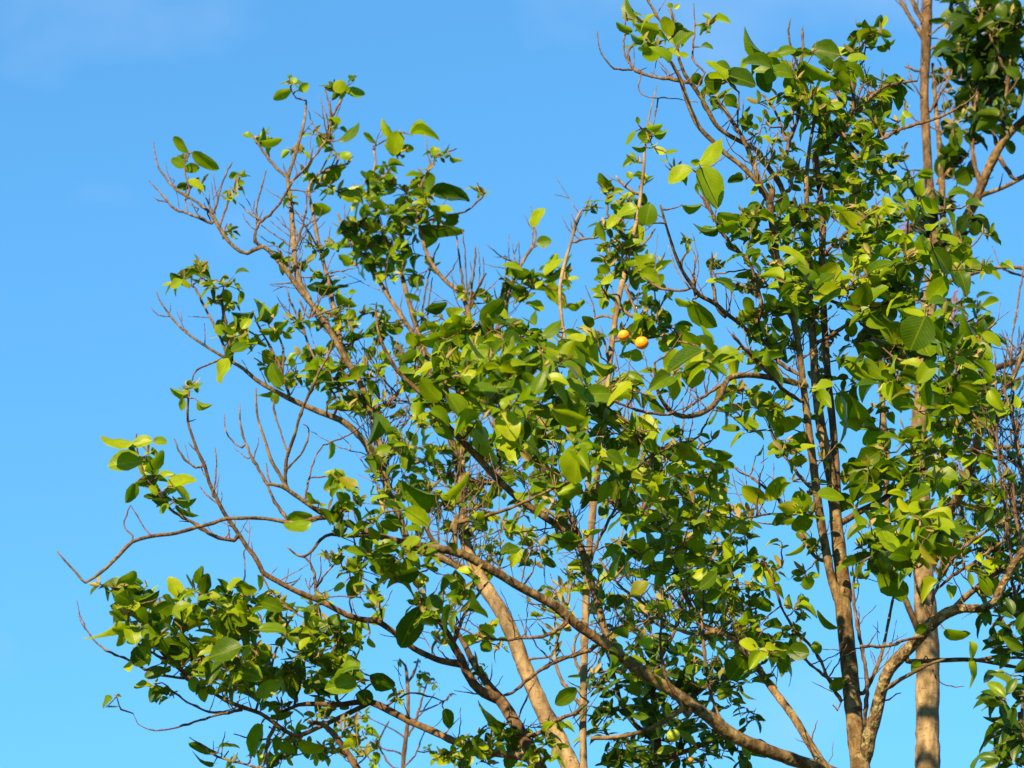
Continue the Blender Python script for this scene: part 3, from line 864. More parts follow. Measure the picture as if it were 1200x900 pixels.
clusters(A, '''
400 570 16 6 17; 420 590 18 6 18; 400 600 16 5 16; 450 600 18 6 20; 430 650 18 6 22; 460 662 20 7 24; 480 648 16 4 20; 410 668 12 4 10; 440 700 14 5 12; 490 690 18 6 16; 500 720 18 6 20; 545 690 14 4 18; 512 745 14 4 12
520 400 20 6 26; 550 385 22 8 26; 580 390 22 8 26; 610 395 20 7 26; 530 430 22 8 26; 565 430 22 9 26; 600 430 22 8 28; 640 420 22 7 28; 670 420 20 6 26; 545 470 22 8 26; 580 470 22 8 28; 620 460 22 8 28; 655 460 20 7 26; 690 460 20 7 24
600 510 24 8 28; 640 500 22 7 28; 680 490 22 8 28; 710 500 20 7 28; 740 500 20 7 26; 700 540 22 8 26; 760 520 20 6 26; 620 540 22 7 26; 650 570 20 5 24; 700 580 20 5 24; 735 560 20 7 24; 780 540 22 8 26; 750 600 20 6 22
780 610 22 8 22; 730 640 20 5 20; 770 640 22 8 20; 800 640 22 8 20; 820 610 20 6 20; 800 580 24 9 20; 830 560 18 4 20; 750 460 18 5 22; 720 450 16 4 20; 780 440 18 6 22; 810 430 18 6 26; 840 425 18 5 24; 500 470 18 5 24; 520 450 18 6 26
830 690 22 8 18; 860 680 22 8 18; 880 700 20 7 18; 850 720 22 8 16; 890 660 16 5 16; 870 740 20 6 20; 900 765 18 5 22; 925 745 12 4 14; 930 715 14 4 14; 945 680 12 4 12
770 55 14 4 20; 755 28 12 4 18; 790 30 12 4 16; 840 95 16 4 24; 840 115 14 5 14; 900 70 16 4 24; 930 80 16 4 26; 1000 60 16 5 20; 1020 40 14 4 18; 985 80 14 4 20; 830 30 8 3 10
935 120 16 8 15; 955 130 18 9 15; 975 125 16 8 15; 1000 110 16 7 18; 1010 130 18 9 16; 1030 110 16 6 22; 1045 98 14 4 24; 960 155 16 7 17; 985 150 16 8 16; 1010 155 18 8 16; 1030 150 16 6 18; 990 175 18 8 16; 1015 180 18 8 18
970 190 14 5 18; 1000 200 18 7 20; 1025 200 16 5 20; 980 215 14 6 18; 1005 225 18 7 24; 950 215 14 5 16; 930 200 12 4 12; 905 185 12 4 12; 900 250 16 6 20; 870 250 16 5 22; 925 250 16 6 18; 945 245 16 6 18; 970 250 16 5 18; 1010 250 18 6 26
1025 270 18 5 28; 880 270 14 4 18; 905 280 16 6 18; 930 280 18 7 20; 950 300 18 6 22; 900 310 14 5 18; 920 330 18 7 20; 950 330 18 5 24; 880 340 16 5 20; 880 370 16 5 20; 910 360 18 7 20; 940 370 18 6 18; 900 390 18 6 20; 920 410 16 5 20; 880 420 16 5 22; 870 460 14 5 20; 890 470 14 4 20
1000 330 18 5 28; 1030 330 18 5 28; 1020 360 18 5 30; 1050 350 18 5 24; 1040 380 18 5 30; 1070 390 18 5 30; 1010 400 16 4 28; 1060 410 18 5 30; 1090 400 18 5 26; 1110 420 18 6 26; 1130 415 16 5 24; 1150 405 14 4 20; 1090 310 16 5 26; 1060 300 16 5 20
1040 420 16 4 28; 1050 450 16 4 28; 1110 460 18 5 28; 1130 470 18 6 26; 1100 490 16 5 18; 1120 500 16 5 22; 1060 520 16 5 20; 1085 530 18 6 22; 1040 540 18 5 32; 1060 560 18 5 32; 1020 560 16 4 28; 1070 600 18 5 28; 1050 610 18 5 30; 1040 640 18 5 30; 1065 650 18 5 28; 1020 640 14 5 16
1010 660 10 5 9; 1100 620 18 6 24; 1115 640 18 5 22; 1165 470 16 6 18; 1180 480 14 5 14; 1165 570 14 5 16; 1155 600 12 4 18; 935 530 14 4 22; 940 600 14 5 20; 950 640 10 3 16; 855 600 16 4 20; 870 480 14 4 18; 762 165 14 4 10; 790 200 12 4 14; 825 205 10 2 12; 845 260 12 4 18; 805 285 8 3 9; 835 310 10 4 10
''')
HA = ((905, 555, 22), (935, 650, 18), (905, 620, 20), (870, 545, 18), (700, 630, 16), (1000, 745, 30), (900, 830, 40), (860, 370, 22), (780, 395, 14), (640, 720, 30), (1090, 640, 10), (1030, 500, 10), (930, 690, 14))
fill(A, 620, 500, 870, 680, 30, 1.7, 21, holes=HA)
fill(A, 690, 660, 930, 790, 28, 1.7, 17, holes=HA)
fill(A, 870, 105, 1070, 440, 25, 1.8, 17, holes=HA)
fill(A, 990, 230, 1150, 450, 28, 1.6, 22, holes=HA)
fill(A, 1000, 440, 1160, 700, 28, 1.6, 22, holes=HA)
fill(A, 480, 370, 710, 510, 28, 1.7, 25, holes=HA)
fill(A, 850, 440, 960, 660, 30, 1.3, 18, holes=HA)
fill(A, 380, 570, 560, 720, 38, 1.4, 19, holes=HA)
A.bare(150, box=(400, 330, 830, 760), lo=20, hi=75)
A.bare(240, box=(850, 60, 1200, 700))
A.bare(30, box=(1080, 400, 1200, 720), lo=30, hi=90)
A.bare(30, box=(840, 640, 1060, 900))
A.bare(110, box=(640, 480, 900, 800), lo=20, hi=70)
A.bare(24, box=(690, 0, 900, 260), lo=12, hi=40)
A.build()

# ================================================================== tree behind, on the left, with the pale leaning trunk
C = Tree('leaning_tree', 'tree with a stout pale leaning trunk rising behind the long limb', Y0 + 1.25, bark='twig_pale', twig='twig')
C.limb(rows('690 950 33, 672 905 31, 655 870 29, 638 835 27, 618 790 25, 603 750 24, 588 718 22.5, 570 690 21, 555 662 18.5, 546 638 17, 541 610 14'), base=True, dy=.15, mat='bark_pale')
limbs(C, '''
@-.35 560 676 11.9, 520 655 11, 482 640 10.6, 468 605 10.2, 453 570 9.35, 445 520 9.35, 434 480 10.2, 422 450 10.2, 405 420 9.35, 385 385 8.5, 368 360 8.07, 350 338 7.65, 330 310 6.38, 308 289 5.95, 290 297 5.52, 275 290 5.1, 262 275 5.1, 252 258 4.59, 245 247 3.91
245 248 4, 228 235 3.4, 210 225 3, 195 210 2.6, 184 192 2, 180 166 1.2
248 262 3.6, 225 252 3.2, 205 245 2.8, 190 228 2.2, 175 212 1.2
@.1 362 352 8, 349 325 8, 345 300 7.5, 343 270 7, 341 240 6.5, 338 220 6, 337 209 5.4, 345 185 4.4, 352 160 4, 357 140 3.4, 359 118 2.6
338 210 4, 320 192 3.4, 302 168 3, 295 158 2.4
339 214 3.8, 358 197 3.4, 372 178 3, 384 163 2.6
384 165 2.6, 388 140 3.2, 386 125 2.8, 381 105 2
388 138 3, 396 125 2.8, 402 112 2.2
308 289 4.6, 299 283 4.4, 300 270 3.8, 304 262 3.6, 320 248 3.2, 334 228 2.8, 344 210 2
302 266 3, 300 245 2.6, 305 225 2.2, 312 200 1.4
345 292 2.4, 336 285 2.2, 322 275 1.8, 306 264 1.4
345 296 3, 352 272 2.8, 358 248 2.4, 360 222 1.8
@.2 405 425 7, 396 385 6.5, 388 345 6, 380 312 5.4, 372 278 5, 366 246 4.4, 362 220 3.6, 372 205 3, 393 195 3, 397 180 2.4
250 250 2.6, 256 230 2.4, 264 205 2, 272 190 1.4
257 267 3, 266 240 2.8, 275 222 2.4
255 236 1.8, 252 220 1.6, 250 205 1.2
262 272 2.2, 266 262 2
217 234 2.6, 222 222 2.4, 217 205 2.2, 216 192 1.8
@.35 543 625 15, 540 560 11, 525 505 10, 508 455 9, 500 420 8, 490 388 7, 478 350 6.5, 470 320 6, 460 295 5.4, 450 275 4.8, 441 250 4.4, 434 225 3.8, 440 190 3.2, 437 172 2.4
@.2 497 412 7, 478 382 6.4, 458 352 6, 445 330 5.6, 434 308 5, 415 288 4.6, 402 268 4, 396 250 3
@-.1 541 560 9, 545 480 8, 548 420 7.4, 550 372 7, 540 345 6, 525 332 5.4, 510 315 5.2, 500 296 5, 493 272 4.6, 490 247 4.2, 492 222 3.8, 500 205 3.2, 510 186 2.4
508 186 2, 520 180 2, 535 174 1.4
492 262 3, 520 253 3, 545 248 2.8, 560 236 2.6, 567 228 2
548 375 4, 542 330 3, 538 300 2.4, 534 268 1.4
549 370 3.4, 553 335 2.6, 557 300 2, 557 288 1.2
551 362 3.4, 560 338 2.6, 570 320 1.8
548 350 2, 545 300 1.8, 542 270 1
552 350 2.4, 566 325 1.8, 566 300 1
492 400 2.4, 497 350 2.4, 507 305 2, 515 285 1.4
500 380 2, 503 350 1.8, 507 325 1.2
@-.25 453 562 9, 430 522 9, 405 496 8.55, 375 483 8.1, 345 470 7.2, 320 457 6.3, 300 445 5.4, 285 432 4.86, 265 420 4.14, 240 405 3.6, 215 387 3.24, 198 368 2.7, 186 350 1.8, 183 340 1.26
199 371 2, 185 369 1.6, 177 360 1
340 468 3.6, 328 430 3.4, 314 402 3, 303 382 2.4, 296 364 1.6
330 450 3, 332 415 2.8, 326 392 2.4, 318 384 1.6
268 421 3.6, 258 395 3.4, 246 372 3, 234 348 2.8, 229 338 2.4, 220 332 1.8
272 424 3.4, 268 395 3.4, 262 365 3, 259 345 2.4
308 375 2, 309 355 1.6
395 470 3, 378 440 3, 360 400 3, 352 378 2.6, 340 352 2.4, 336 338 1.6
372 358 3.6, 362 372 3, 350 350 2
400 480 4.6, 425 478 5, 433 472 6
434 480 7, 452 474 6, 465 462 5.6, 476 448 4.6
415 440 2.6, 385 442 2.6, 372 425 1.6
@.3 583 560 6, 578 470 6, 580 400 5, 590 360 4.6, 605 322 4.4, 618 298 4.2, 626 287 3.6, 628 272 2.8, 625 264 2
622 292 2.6, 632 286 2
''')
heroes(C, '''
341 105 318 113 13 d; 343 98 346 90 8; 350 106 363 98 10 d; 220 179 206 157 13 d; 226 179 260 195 18 d; 217 196 236 197 14 d; 216 196 200 186 14; 220 215 206 218 8 d; 221 212 241 222 10
303 166 317 151 9 d; 305 166 333 165 10 d; 296 161 283 156 7; 402 108 392 95 16; 403 106 427 113 14; 398 164 425 149 12; 397 195 376 216 20 d; 460 159 443 141 12 d; 468 155 458 184 22; 482 158 516 153 6; 441 168 428 152 7 d; 472 172 486 175 10 d
508 182 508 170 8; 515 180 531 175 5 d; 528 184 544 191 7 d; 505 228 554 223 20 d; 512 245 532 246 8; 491 268 547 262 17 d; 364 240 389 248 14 d; 478 328 497 336 9 d; 371 335 395 343 12 d; 395 345 418 362 12 d; 383 340 360 342 12 d
624 265 637 243 13; 630 285 647 281 15; 616 338 578 342 14 d; 612 318 587 307 7; 640 322 661 299 12; 655 341 663 363 12 d; 664 360 687 356 9 d; 620 325 645 345 14 d
268 421 250 448 16; 297 365 271 371 8 d; 303 375 306 347 9 d; 314 370 329 361 9 d; 318 386 342 378 12 d; 332 388 342 398 7 d; 298 392 311 409 8 d; 331 452 314 425 18 d; 334 452 348 445 10 d; 318 458 302 471 8 d; 320 462 325 474 11
448 379 423 380 9; 472 383 449 388 14 d; 498 362 526 357 12 d; 243 310 226 322 18 d; 240 328 256 331 7 d; 215 330 196 322 12 d; 214 330 197 336 11; 268 405 282 398 13 d; 283 385 294 372 11; 262 392 252 381 12; 272 412 293 402 13
''')
clusters(C, '''
345 98 8 3 10; 402 103 10 4 13; 385 162 16 7 16; 372 215 14 4 16; 395 225 18 6 18; 430 215 16 6 16; 455 200 12 5 14; 465 180 10 3 15; 475 225 18 6 17; 440 245 20 9 19; 470 260 20 9 19; 500 240 18 7 19; 505 268 18 5 19; 420 265 18 7 19; 445 285 20 9 19; 475 295 18 7 18; 440 310 16 6 17; 470 320 16 5 17; 425 300 12 4 15; 510 183 12 5 9; 563 226 7 4 9; 490 215 14 5 15
310 163 10 4 12; 345 178 7 4 9; 215 190 9 3 13; 225 218 12 4 11; 278 215 12 6 11; 268 233 5 2 11; 268 270 6 3 8; 341 236 6 3 9; 215 328 12 5 14; 235 320 12 4 16; 262 335 14 7 13; 262 352 13 6 13; 330 300 12 4 11; 347 312 12 4 13; 390 335 16 6 16; 385 290 10 4 11; 366 290 8 3 9
265 385 14 7 15; 285 390 13 5 17; 315 380 12 4 15; 352 378 9 5 9; 395 370 14 6 13; 365 420 18 7 17; 407 378 13 5 13; 415 400 15 4 17; 320 435 12 4 18; 345 440 11 4 13; 385 430 18 9 17; 400 450 15 6 17; 430 430 17 6 18; 450 390 16 5 17; 440 365 13 5 15; 470 410 15 5 17; 420 470 12 4 15; 490 430 15 5 17
545 342 9 3 13; 570 355 8 3 13; 600 335 18 7 18; 625 335 18 7 19; 645 322 14 5 17; 665 330 9 3 11; 222 455 10 6 10
410 480 13 4 15; 470 520 19 7 19; 500 540 20 8 19; 450 545 13 4 15; 480 570 18 7 20; 530 540 20 7 19; 560 580 20 6 15; 520 590 18 6 19; 590 620 22 7 13; 620 640 20 7 13; 560 620 18 5 13; 500 600 18 6 19; 600 560 20 7 18; 570 520 20 7 20; 640 650 18 5 13; 590 650 16 4 13; 650 700 18 5 11; 640 600 18 6 15; 610 600 16 5 14; 655 760 12 4 9
''')
fill(C, 370, 360, 500, 480, 30, 1.7, 17)
fill(C, 430, 480, 670, 640, 30, 1.8, 17)
fill(C, 500, 640, 660, 720, 34, 1.3, 13)
fill(C, 395, 190, 510, 330, 28, 1.5, 18)
C.bare(110, box=(330, 140, 640, 460))
C.bare(50, box=(180, 160, 400, 470), lo=14, hi=45)
C.bare(200, box=(430, 440, 690, 760), lo=25, hi=90)
C.build()

# ================================================================== tree in front, lower left
D = Tree('forked_tree', 'tree with a dark forked stem and low sprays of broad leaves', Y0 - .25, bark='bark_dark', twig='twig')
D.limb(rows('662 985 30, 645 930 27, 624 884 22, 606 852 20, 592 828 19, 579 812 17, 572 803 13'), base=True, dy=0.05)
limbs(D, '''
@-.1 584 818 16, 567 812 15, 555 801 14, 546 786 13, 540 771 12.5, 532 758 11, 526 745 9.5, 516 730 7, 502 716 5, 495 702 4
@.2 576 808 12, 562 788 10, 552 772 9, 545 756 8, 534 738 6, 524 722 4, 512 705 3
@-.35 540 778 10, 520 775 9.5, 505 770 9, 485 760 8.5, 470 748 8.4, 455 736 8.2, 440 727 9, 430 727 8.4, 410 722 8, 390 712 8, 372 703 8, 345 692 7.5, 325 681 7.4, 308 671 7, 303 660 7, 297 650 6.6, 290 642 6.4, 280 626 6, 270 612 5.8, 262 600 5.6, 254 584 5.4, 245 565 5, 240 546 4.8, 232 530 4.4, 225 510 4, 220 494 3.6, 220 475 3.2, 222 458 2.4
@-.15 274 633 5, 256 630 5, 240 622 4.6, 225 612 4.4, 210 604 4.2, 200 597 4, 186 578 3.4, 172 560 3, 164 542 2.6, 160 522 2.4, 160 508 1.8
229 548 3, 222 543 2.8, 212 532 2.4, 204 514 1.8
249 582 2.6, 252 565 2.4, 254 545 2, 252 524 1.4
255 590 2.4, 244 582 2, 234 570 1.4
305 668 2.4, 315 690 2.2, 330 705 2, 352 722 1.8, 362 725 1.4
286 645 2, 287 670 1.8, 285 700 1.6, 286 760 1.4
372 703 4, 370 690 3.6, 368 672 3.2, 363 660 2.6, 356 651 2
370 690 2.6, 382 672 2.4, 396 656 2.2, 402 648 1.6
369 680 2, 362 690 1.8, 358 678 1.4
365 668 2, 363 655 1.6, 365 645 1.2
412 720 2.4, 410 705 2, 412 690 1.6
448 730 3.2, 444 705 3, 440 690 2.4
532 752 5, 543 722 4.6, 556 702 4, 566 688 3.4, 572 682 2.4
526 742 4, 508 720 4, 500 708 3.6, 498 695 2.4
@.1 630 890 14, 600 885 12, 565 880 11, 535 870 10.5, 510 858 10.5, 480 845 10.5, 455 832 11, 435 823 10, 418 823 8.5, 395 826 7.5, 370 825 6.5, 350 826 5, 330 835 4
@-.2 430 825 7, 400 840 6.5, 372 853 6.2, 350 862 6, 335 857 6, 320 846 6, 305 836 6, 285 829 6, 265 821 5.6, 250 812 5.2, 236 806 5, 222 794 4.6, 205 780 4, 190 766 3.4, 176 742 2.8, 170 720 2
224 796 4, 212 784 3.6, 200 776 3.4, 180 766 3, 160 752 2.6, 145 735 2.2, 135 724 1.6
218 795 4, 190 791 3.6, 170 784 3.4, 150 773 3, 130 765 2.8, 110 750 2.4, 96 726 1.8, 90 703 1
92 722 1, 100 738 1.2
286 830 4, 265 835 3.8, 245 834 3.4, 230 828 3, 214 819 2.6, 200 808 2.2, 190 800 1.6
284 832 3.6, 262 836 3.4, 240 842 3, 215 850 2.6, 195 855 2.2, 176 855 1.6, 162 848 1.2, 156 836 .8
240 805 3, 232 790 3, 222 770 2.6, 215 750 2, 212 735 1.6
262 818 3.6, 272 800 3.6, 280 780 3, 276 750 2.6, 268 725 2.4, 260 705 2
300 832 4, 308 805 4, 318 780 3.6, 326 755 3.2, 338 730 2.6, 350 712 2
345 826 4, 352 800 4, 358 770 3.6, 368 745 3, 378 720 2.4
395 822 4, 392 800 4, 390 770 3.4, 395 750 2.6
418 822 3, 424 810 2.6, 438 800 2
446 830 3, 465 820 3, 480 812 2.6, 500 815 2.2, 520 822 1.6
@-.1 645 935 14, 560 945 12, 480 935 10.5, 430 912 10, 412 890 9.6, 399 871 9, 388 857 8, 376 848 6, 360 846 5
322 852 5, 316 864 5, 312 880 4.6, 314 900 4, 318 912 3
@.15 420 905 5, 370 912 4.6, 330 908 4, 300 899 3.4, 285 895 3, 265 890 2.8, 250 884 2.6, 236 874 2, 222 864 1.4
262 888 2, 268 880 1.6
340 866 2.4, 300 866 2, 274 860 1.4
@-.2 610 862 5, 630 860 5, 650 845 5, 675 835 4.4, 690 822 3.4
604 850 2.6, 616 820 2.4, 628 795 2
''')
heroes(D, '''
167 541 124 543 23; 156 517 117 522 11; 178 517 151 521 14; 180 517 197 517 10; 169 552 195 529 11 d; 183 558 159 570 16 d; 158 567 148 591 14 d; 175 570 185 580 8; 197 570 230 557 16; 205 573 228 584 13 d; 207 585 231 588 10 d; 197 588 176 588 11 d; 198 592 185 602 9; 207 592 232 609 8 d; 172 535 182 548 12 d
222 459 199 459 6 d; 214 465 210 482 9 d; 223 457 241 452 5; 232 470 248 479 7 d
145 691 114 679 13; 165 708 126 722 15; 153 702 189 698 14 d; 190 700 209 704 8; 137 728 111 764 10 d; 144 742 138 759 9 d; 172 757 155 780 27 d; 283 758 242 770 24; 194 785 169 795 16; 226 793 230 813 17 d; 292 692 274 683 15 d; 279 688 304 690 15 d
306 849 290 885 17 d; 255 882 222 865 14 d; 257 876 282 869 7 d; 250 895 225 897 9 d; 318 838 346 837 10 d; 328 800 299 818 22; 306 705 334 713 17; 328 722 350 731 8 d; 304 738 337 735 11; 240 770 205 745 20 d
178 722 205 705 22 d; 200 722 170 735 18 d; 212 715 232 733 24 d; 190 748 195 768 12; 256 700 228 693 10; 268 692 282 675 8; 250 698 268 712 14; 290 730 270 722 18
434 792 464 806 20 d; 417 800 380 806 24; 421 784 384 785 9; 428 808 426 827 21 d; 520 832 530 856 15; 360 745 384 728 18; 385 735 398 718 14; 400 742 427 758 12 d; 432 748 439 761 8 d; 340 790 318 808 22; 372 760 350 745 18
676 808 647 824 22 d; 592 848 551 839 17 d; 545 870 550 892 14 d; 556 865 570 880 14 d; 330 870 345 885 14 d; 352 868 380 885 18 d
''')
clusters(D, '''
165 540 14 4 18; 195 582 14 5 18; 178 565 12 4 16
135 690 14 5 22; 165 697 16 6 22; 150 720 17 7 24; 185 715 17 7 24; 205 720 15 6 23; 175 740 17 7 24; 152 738 13 4 20; 195 755 17 6 23; 215 745 15 5 22; 225 725 17 6 23; 240 700 16 7 19; 255 715 17 7 21; 270 700 17 6 19; 280 720 17 7 21; 260 740 17 7 21; 235 765 15 5 22; 290 705 15 5 21; 290 740 17 6 21
240 785 15 5 21; 265 785 17 6 23; 215 780 13 4 19; 250 798 14 5 20; 290 780 17 6 21; 280 800 17 5 21; 310 800 17 6 21; 300 760 15 5 19; 320 730 17 6 19; 340 715 12 4 15; 370 720 15 6 16; 355 740 17 7 19; 380 745 18 8 19; 400 740 16 6 19; 410 752 14 5 17; 370 765 17 7 19; 345 775 17 6 19; 390 775 17 6 19; 340 800 17 6 21; 365 800 17 7 23; 400 790 15 5 23
330 828 13 4 17; 345 870 15 6 15; 360 880 15 6 15; 385 840 15 5 13; 380 880 15 6 15; 420 870 15 6 13; 430 885 13 5 12; 330 890 13 5 15; 415 850 11 4 10; 295 882 11 3 15; 272 893 9 3 11; 310 895 9 3 13; 465 818 7 4 12; 385 655 8 4 8; 410 668 8 4 9
600 870 17 8 17; 620 885 15 7 15; 575 880 15 7 15; 550 870 15 5 17; 540 890 13 6 13; 640 872 13 5 13; 520 885 9 5 10; 590 852 12 5 13; 655 850 10 3 12; 570 745 12 4 13; 585 760 10 3 13; 560 790 12 4 12
''')
fill(D, 130, 690, 430, 810, 32, 1.3, 21, holes=((410, 705, 22), (345, 690, 20), (320, 765, 10), (230, 800, 8)))
fill(D, 320, 830, 440, 900, 28, 1.5, 14)
fill(D, 535, 850, 660, 905, 24, 2.0, 15)
D.bare(80, box=(120, 640, 520, 900), lo=14, hi=45)
D.bare(50, box=(500, 680, 640, 880), lo=14, hi=50)
D.bare(20, box=(200, 440, 320, 700), lo=10, hi=26)
D.build()

# ================================================================== slender pole tree with two fruits
E = Tree('slender_tree', 'slender straight pale-stemmed tree bearing two orange fruits', Y0 + .75, bark='bark_pale', twig='twig_pale')
E.limb(rows('684 985 13, 684 905 12, 683 850 11.5, 684 800 11.5, 685 750 11.5, 687 700 11, 690 650 10.5, 697 580 10, 706 500 9.5, 714 430 9, 720 380 8.5, 727 340 8, 731 325 7, 737 295 6, 747 255 5.4, 751 225 5, 754 200 4.6, 756 170 3.4, 760 140 2.4, 770 100 1.4'), base=True, dy=.1)
limbs(E, '''
@.25 695 600 7, 680 500 6, 662 400 5.4, 656 350 5, 658 325 4.8, 664 300 4.4, 670 281 4, 675 258 3.6, 682 246 3
670 284 3.2, 685 280 3, 702 278 2.4
749 228 3, 738 222 3.4, 728 214 2.6, 722 206 2
714 428 3, 705 392 3, 690 388 2.4
733 335 4.4, 748 372 3, 755 385 2
726 360 4, 745 372 4.4, 760 360 4.2, 768 352 3
740 290 3, 722 265 3.2, 712 250 2.6, 712 232 2
735 300 3.4, 755 285 3, 768 268 2.4
722 375 4, 710 370 3.4, 690 375 2.6
684 830 4, 660 800 4.4, 650 765 4.4, 662 720 4, 668 690 3.4, 672 655 2.6
684 800 3.4, 672 760 3.4, 690 720 3, 700 690 2.4
718 400 4, 760 396 3.6, 800 390 3.2, 815 395 2
''')
heroes(E, '''
718 222 698 205 12 d; 716 240 744 236 9 d; 747 243 720 250 14; 703 260 706 285 11; 712 268 724 252 12; 753 420 725 412 14; 740 210 735 200 8; 745 250 760 262 16 d; 742 265 752 285 20 d; 735 395 756 380 20 d; 745 385 762 368 22 d; 712 345 704 362 12
714 318 701 312 12 d; 704 332 722 326 11; 760 315 745 300 20; 750 320 775 325 16; 765 335 780 322 14; 690 395 708 398 9 d; 790 390 810 378 18 d; 800 395 778 405 16 d
''')
clusters(E, '''
693 245 7 3 10; 710 225 11 4 13; 735 240 16 6 18; 720 265 14 6 17; 740 285 15 6 19; 715 285 11 4 15; 730 305 16 7 18; 710 305 11 4 15; 750 310 15 5 21; 765 320 14 5 19; 775 337 9 3 15; 710 330 9 4 14; 712 350 7 3 13; 745 350 15 5 19; 755 375 16 6 18; 770 370 13 4 13; 740 395 12 5 19; 765 395 13 4 17; 800 395 18 7 18; 785 385 14 4 17; 700 395 9 2 15; 755 215 10 3 13; 748 190 8 3 12
660 705 14 4 10; 650 740 12 4 9; 672 690 12 4 12; 700 690 14 5 13
''')
E.bare(30, box=(640, 560, 720, 860), lo=15, hi=50)
E.bare(24, box=(640, 100, 780, 420))
for (fx, fy, fr, fm, fn) in ((731, 393, 6.6, 'fruit', 'fruit'), (752, 402, 8.0, 'fruit', 'fruit')):
    i_, _ = E.nearest(fx, fy - 9)
    s_ = E.S[i_]
    E.limb([(s_[0], s_[1], 1.8), ((s_[0] + fx) / 2, min(s_[1], fy - fr) - 3, 1.6), (fx, fy - fr * .85, 1.5)], dy=-.2)
E.build()

def fruit(tree, px, py, rpx, mat, name='fruit'):
    i_, _ = tree.nearest(px, py - rpx * .85)
    c = P(px, py, tree.S[i_][2] - .22)
    r = rpx * mpp(c)
    V, F = [], []
    nu, nv = 12, 8
    for j in range(nv + 1):
        th = math.pi * j / nv
        for i in range(nu):
            a = 2 * math.pi * i / nu
            dent = 1 - .12 * math.exp(-(th / .35) ** 2) + random.uniform(-.012, .012)
            V.append(c + Vector((math.sin(th) * math.cos(a) * r * 1.04, math.sin(th) * math.sin(a) * r * 1.04, math.cos(th) * r * .96)) * dent)
    for j in range(nv):
        for i in range(nu):
            F.append((j * nu + i, (j + 1) * nu + i, (j + 1) * nu + (i + 1) % nu, j * nu + (i + 1) % nu))
    o = mesh_obj(name, V, F, M[mat], tree.root, tree.base)
    return o
fruit(E, 731, 393, 6.6, 'fruit')
fruit(E, 752, 402, 8.0, 'fruit')

# ================================================================== pale-trunked tree behind on the right
B = Tree('pale_trunk_tree', 'tall tree with a straight thick pale trunk, crown coloured as if in shade and a limb forking right', Y0 + 1.7, bark='bark', twig='twig', slim=False, leafmat='leaf_shade')
B.limb(rows('1087 990 30, 1087 905 29, 1087 850 28, 1087 790 27.5, 1086 740 27, 1083 690 25, 1082 640 23, 1080 580 21, 1076 520 20, 1079 480 20, 1082 440 20, 1083 400 19, 1090 350 18, 1100 318 18'), base=True, dy=.1, mat='bark_pale')
limbs(B, '''
@.2 1099 322 12.8, 1097 285 11.2, 1093 250 11.2, 1089 220 11.2, 1087 190 10.4, 1085 150 10.4, 1083 110 10.4, 1085 60 11.2, 1087 0 11.2, 1089 -60 10.4
''', mat='bark_dark')
limbs(B, '''
@-.3 1102 318 13.5, 1112 296 13.5, 1121 278 13.5, 1131 258 12.6, 1143 236 12.6, 1152 213 11.7, 1164 186 10.8, 1180 160 9.9, 1202 138 9, 1232 110 8.1
1106 300 8, 1105 250 8, 1103 205 7, 1100 160 6, 1097 130 5.5, 1095 100 5, 1093 75 4
1086 55 6, 1076 36 5.4, 1065 18 5, 1053 -4 4.4
1084 30 5, 1074 12 5, 1066 -6 4.4
1146 230 6, 1170 222 5, 1185 215 5, 1206 204 4.6
@-.2 1166 184 6, 1173 165 6, 1178 125 5.6, 1183 82 5, 1190 55 4.6, 1202 28 4
1168 180 5, 1178 195 4.8, 1190 210 4.4, 1206 202 4
1086 80 3.6, 1078 84 2.6, 1060 78 2.2
1088 58 3, 1110 50 2.4, 1128 40 1.8
@-.6 1084 640 12, 1095 618 12, 1110 601 12, 1122 585 12, 1132 560 12, 1140 540 11, 1146 515 9, 1150 490 7, 1155 470 5
@.3 1084 452 9, 1110 446 8.4, 1140 440 8, 1168 431 8, 1205 418 8
1172 462 5, 1188 440 6, 1196 420 5, 1203 398 4
1188 440 3, 1184 425 3, 1186 405 2.6
1110 330 4.4, 1136 321 4.4, 1160 316 4.2, 1180 313 4, 1206 315 3.6
1175 315 3, 1190 321 2.8, 1206 326 2.4
@-.2 1086 760 8, 1066 715 7.4, 1046 660 7.4, 1040 600 7.4, 1038 540 7.2, 1034 470 7, 1030 410 6, 1027 370 5
1150 222 5, 1140 180 5, 1142 130 4.6, 1150 90 4.4, 1155 50 4, 1160 10 3.4
1168 170 4, 1160 130 3.6, 1168 90 3.4, 1172 50 3
1184 90 3, 1172 70 3, 1160 40 2.4
1098 215 4, 1118 195 4, 1135 180 3.4
1090 130 3, 1110 95 3, 1122 60 2.6, 1130 25 2
1100 160 3, 1118 140 3, 1135 120 2.4
1202 300 2, 1190 370 2, 1184 410 1.8
1205 590 4, 1194 540 3.4, 1188 500 3, 1187 470 2
1205 475 5, 1192 470 4, 1185 465 3
''')
heroes(B, '''
1115 30 1145 45 26 d; 1128 45 1108 62 22 d; 1130 90 1108 55 20 d; 1150 50 1130 75 24 d; 1165 40 1150 75 26 d; 1172 95 1148 110 18 d; 1180 70 1195 95 16 d; 1190 20 1172 5 22 d; 1125 150 1120 178 14; 1118 160 1122 172 8; 1150 165 1130 158 18 d
1178 80 1196 90 12; 1165 110 1188 100 14 d; 1140 105 1120 122 16 d; 1120 210 1142 200 26 d; 1118 205 1100 195 20 d; 1145 260 1142 278 14; 1180 165 1190 180 12; 1065 200 1096 258 14; 1070 210 1048 228 12; 1052 192 1035 182 12 y
''')
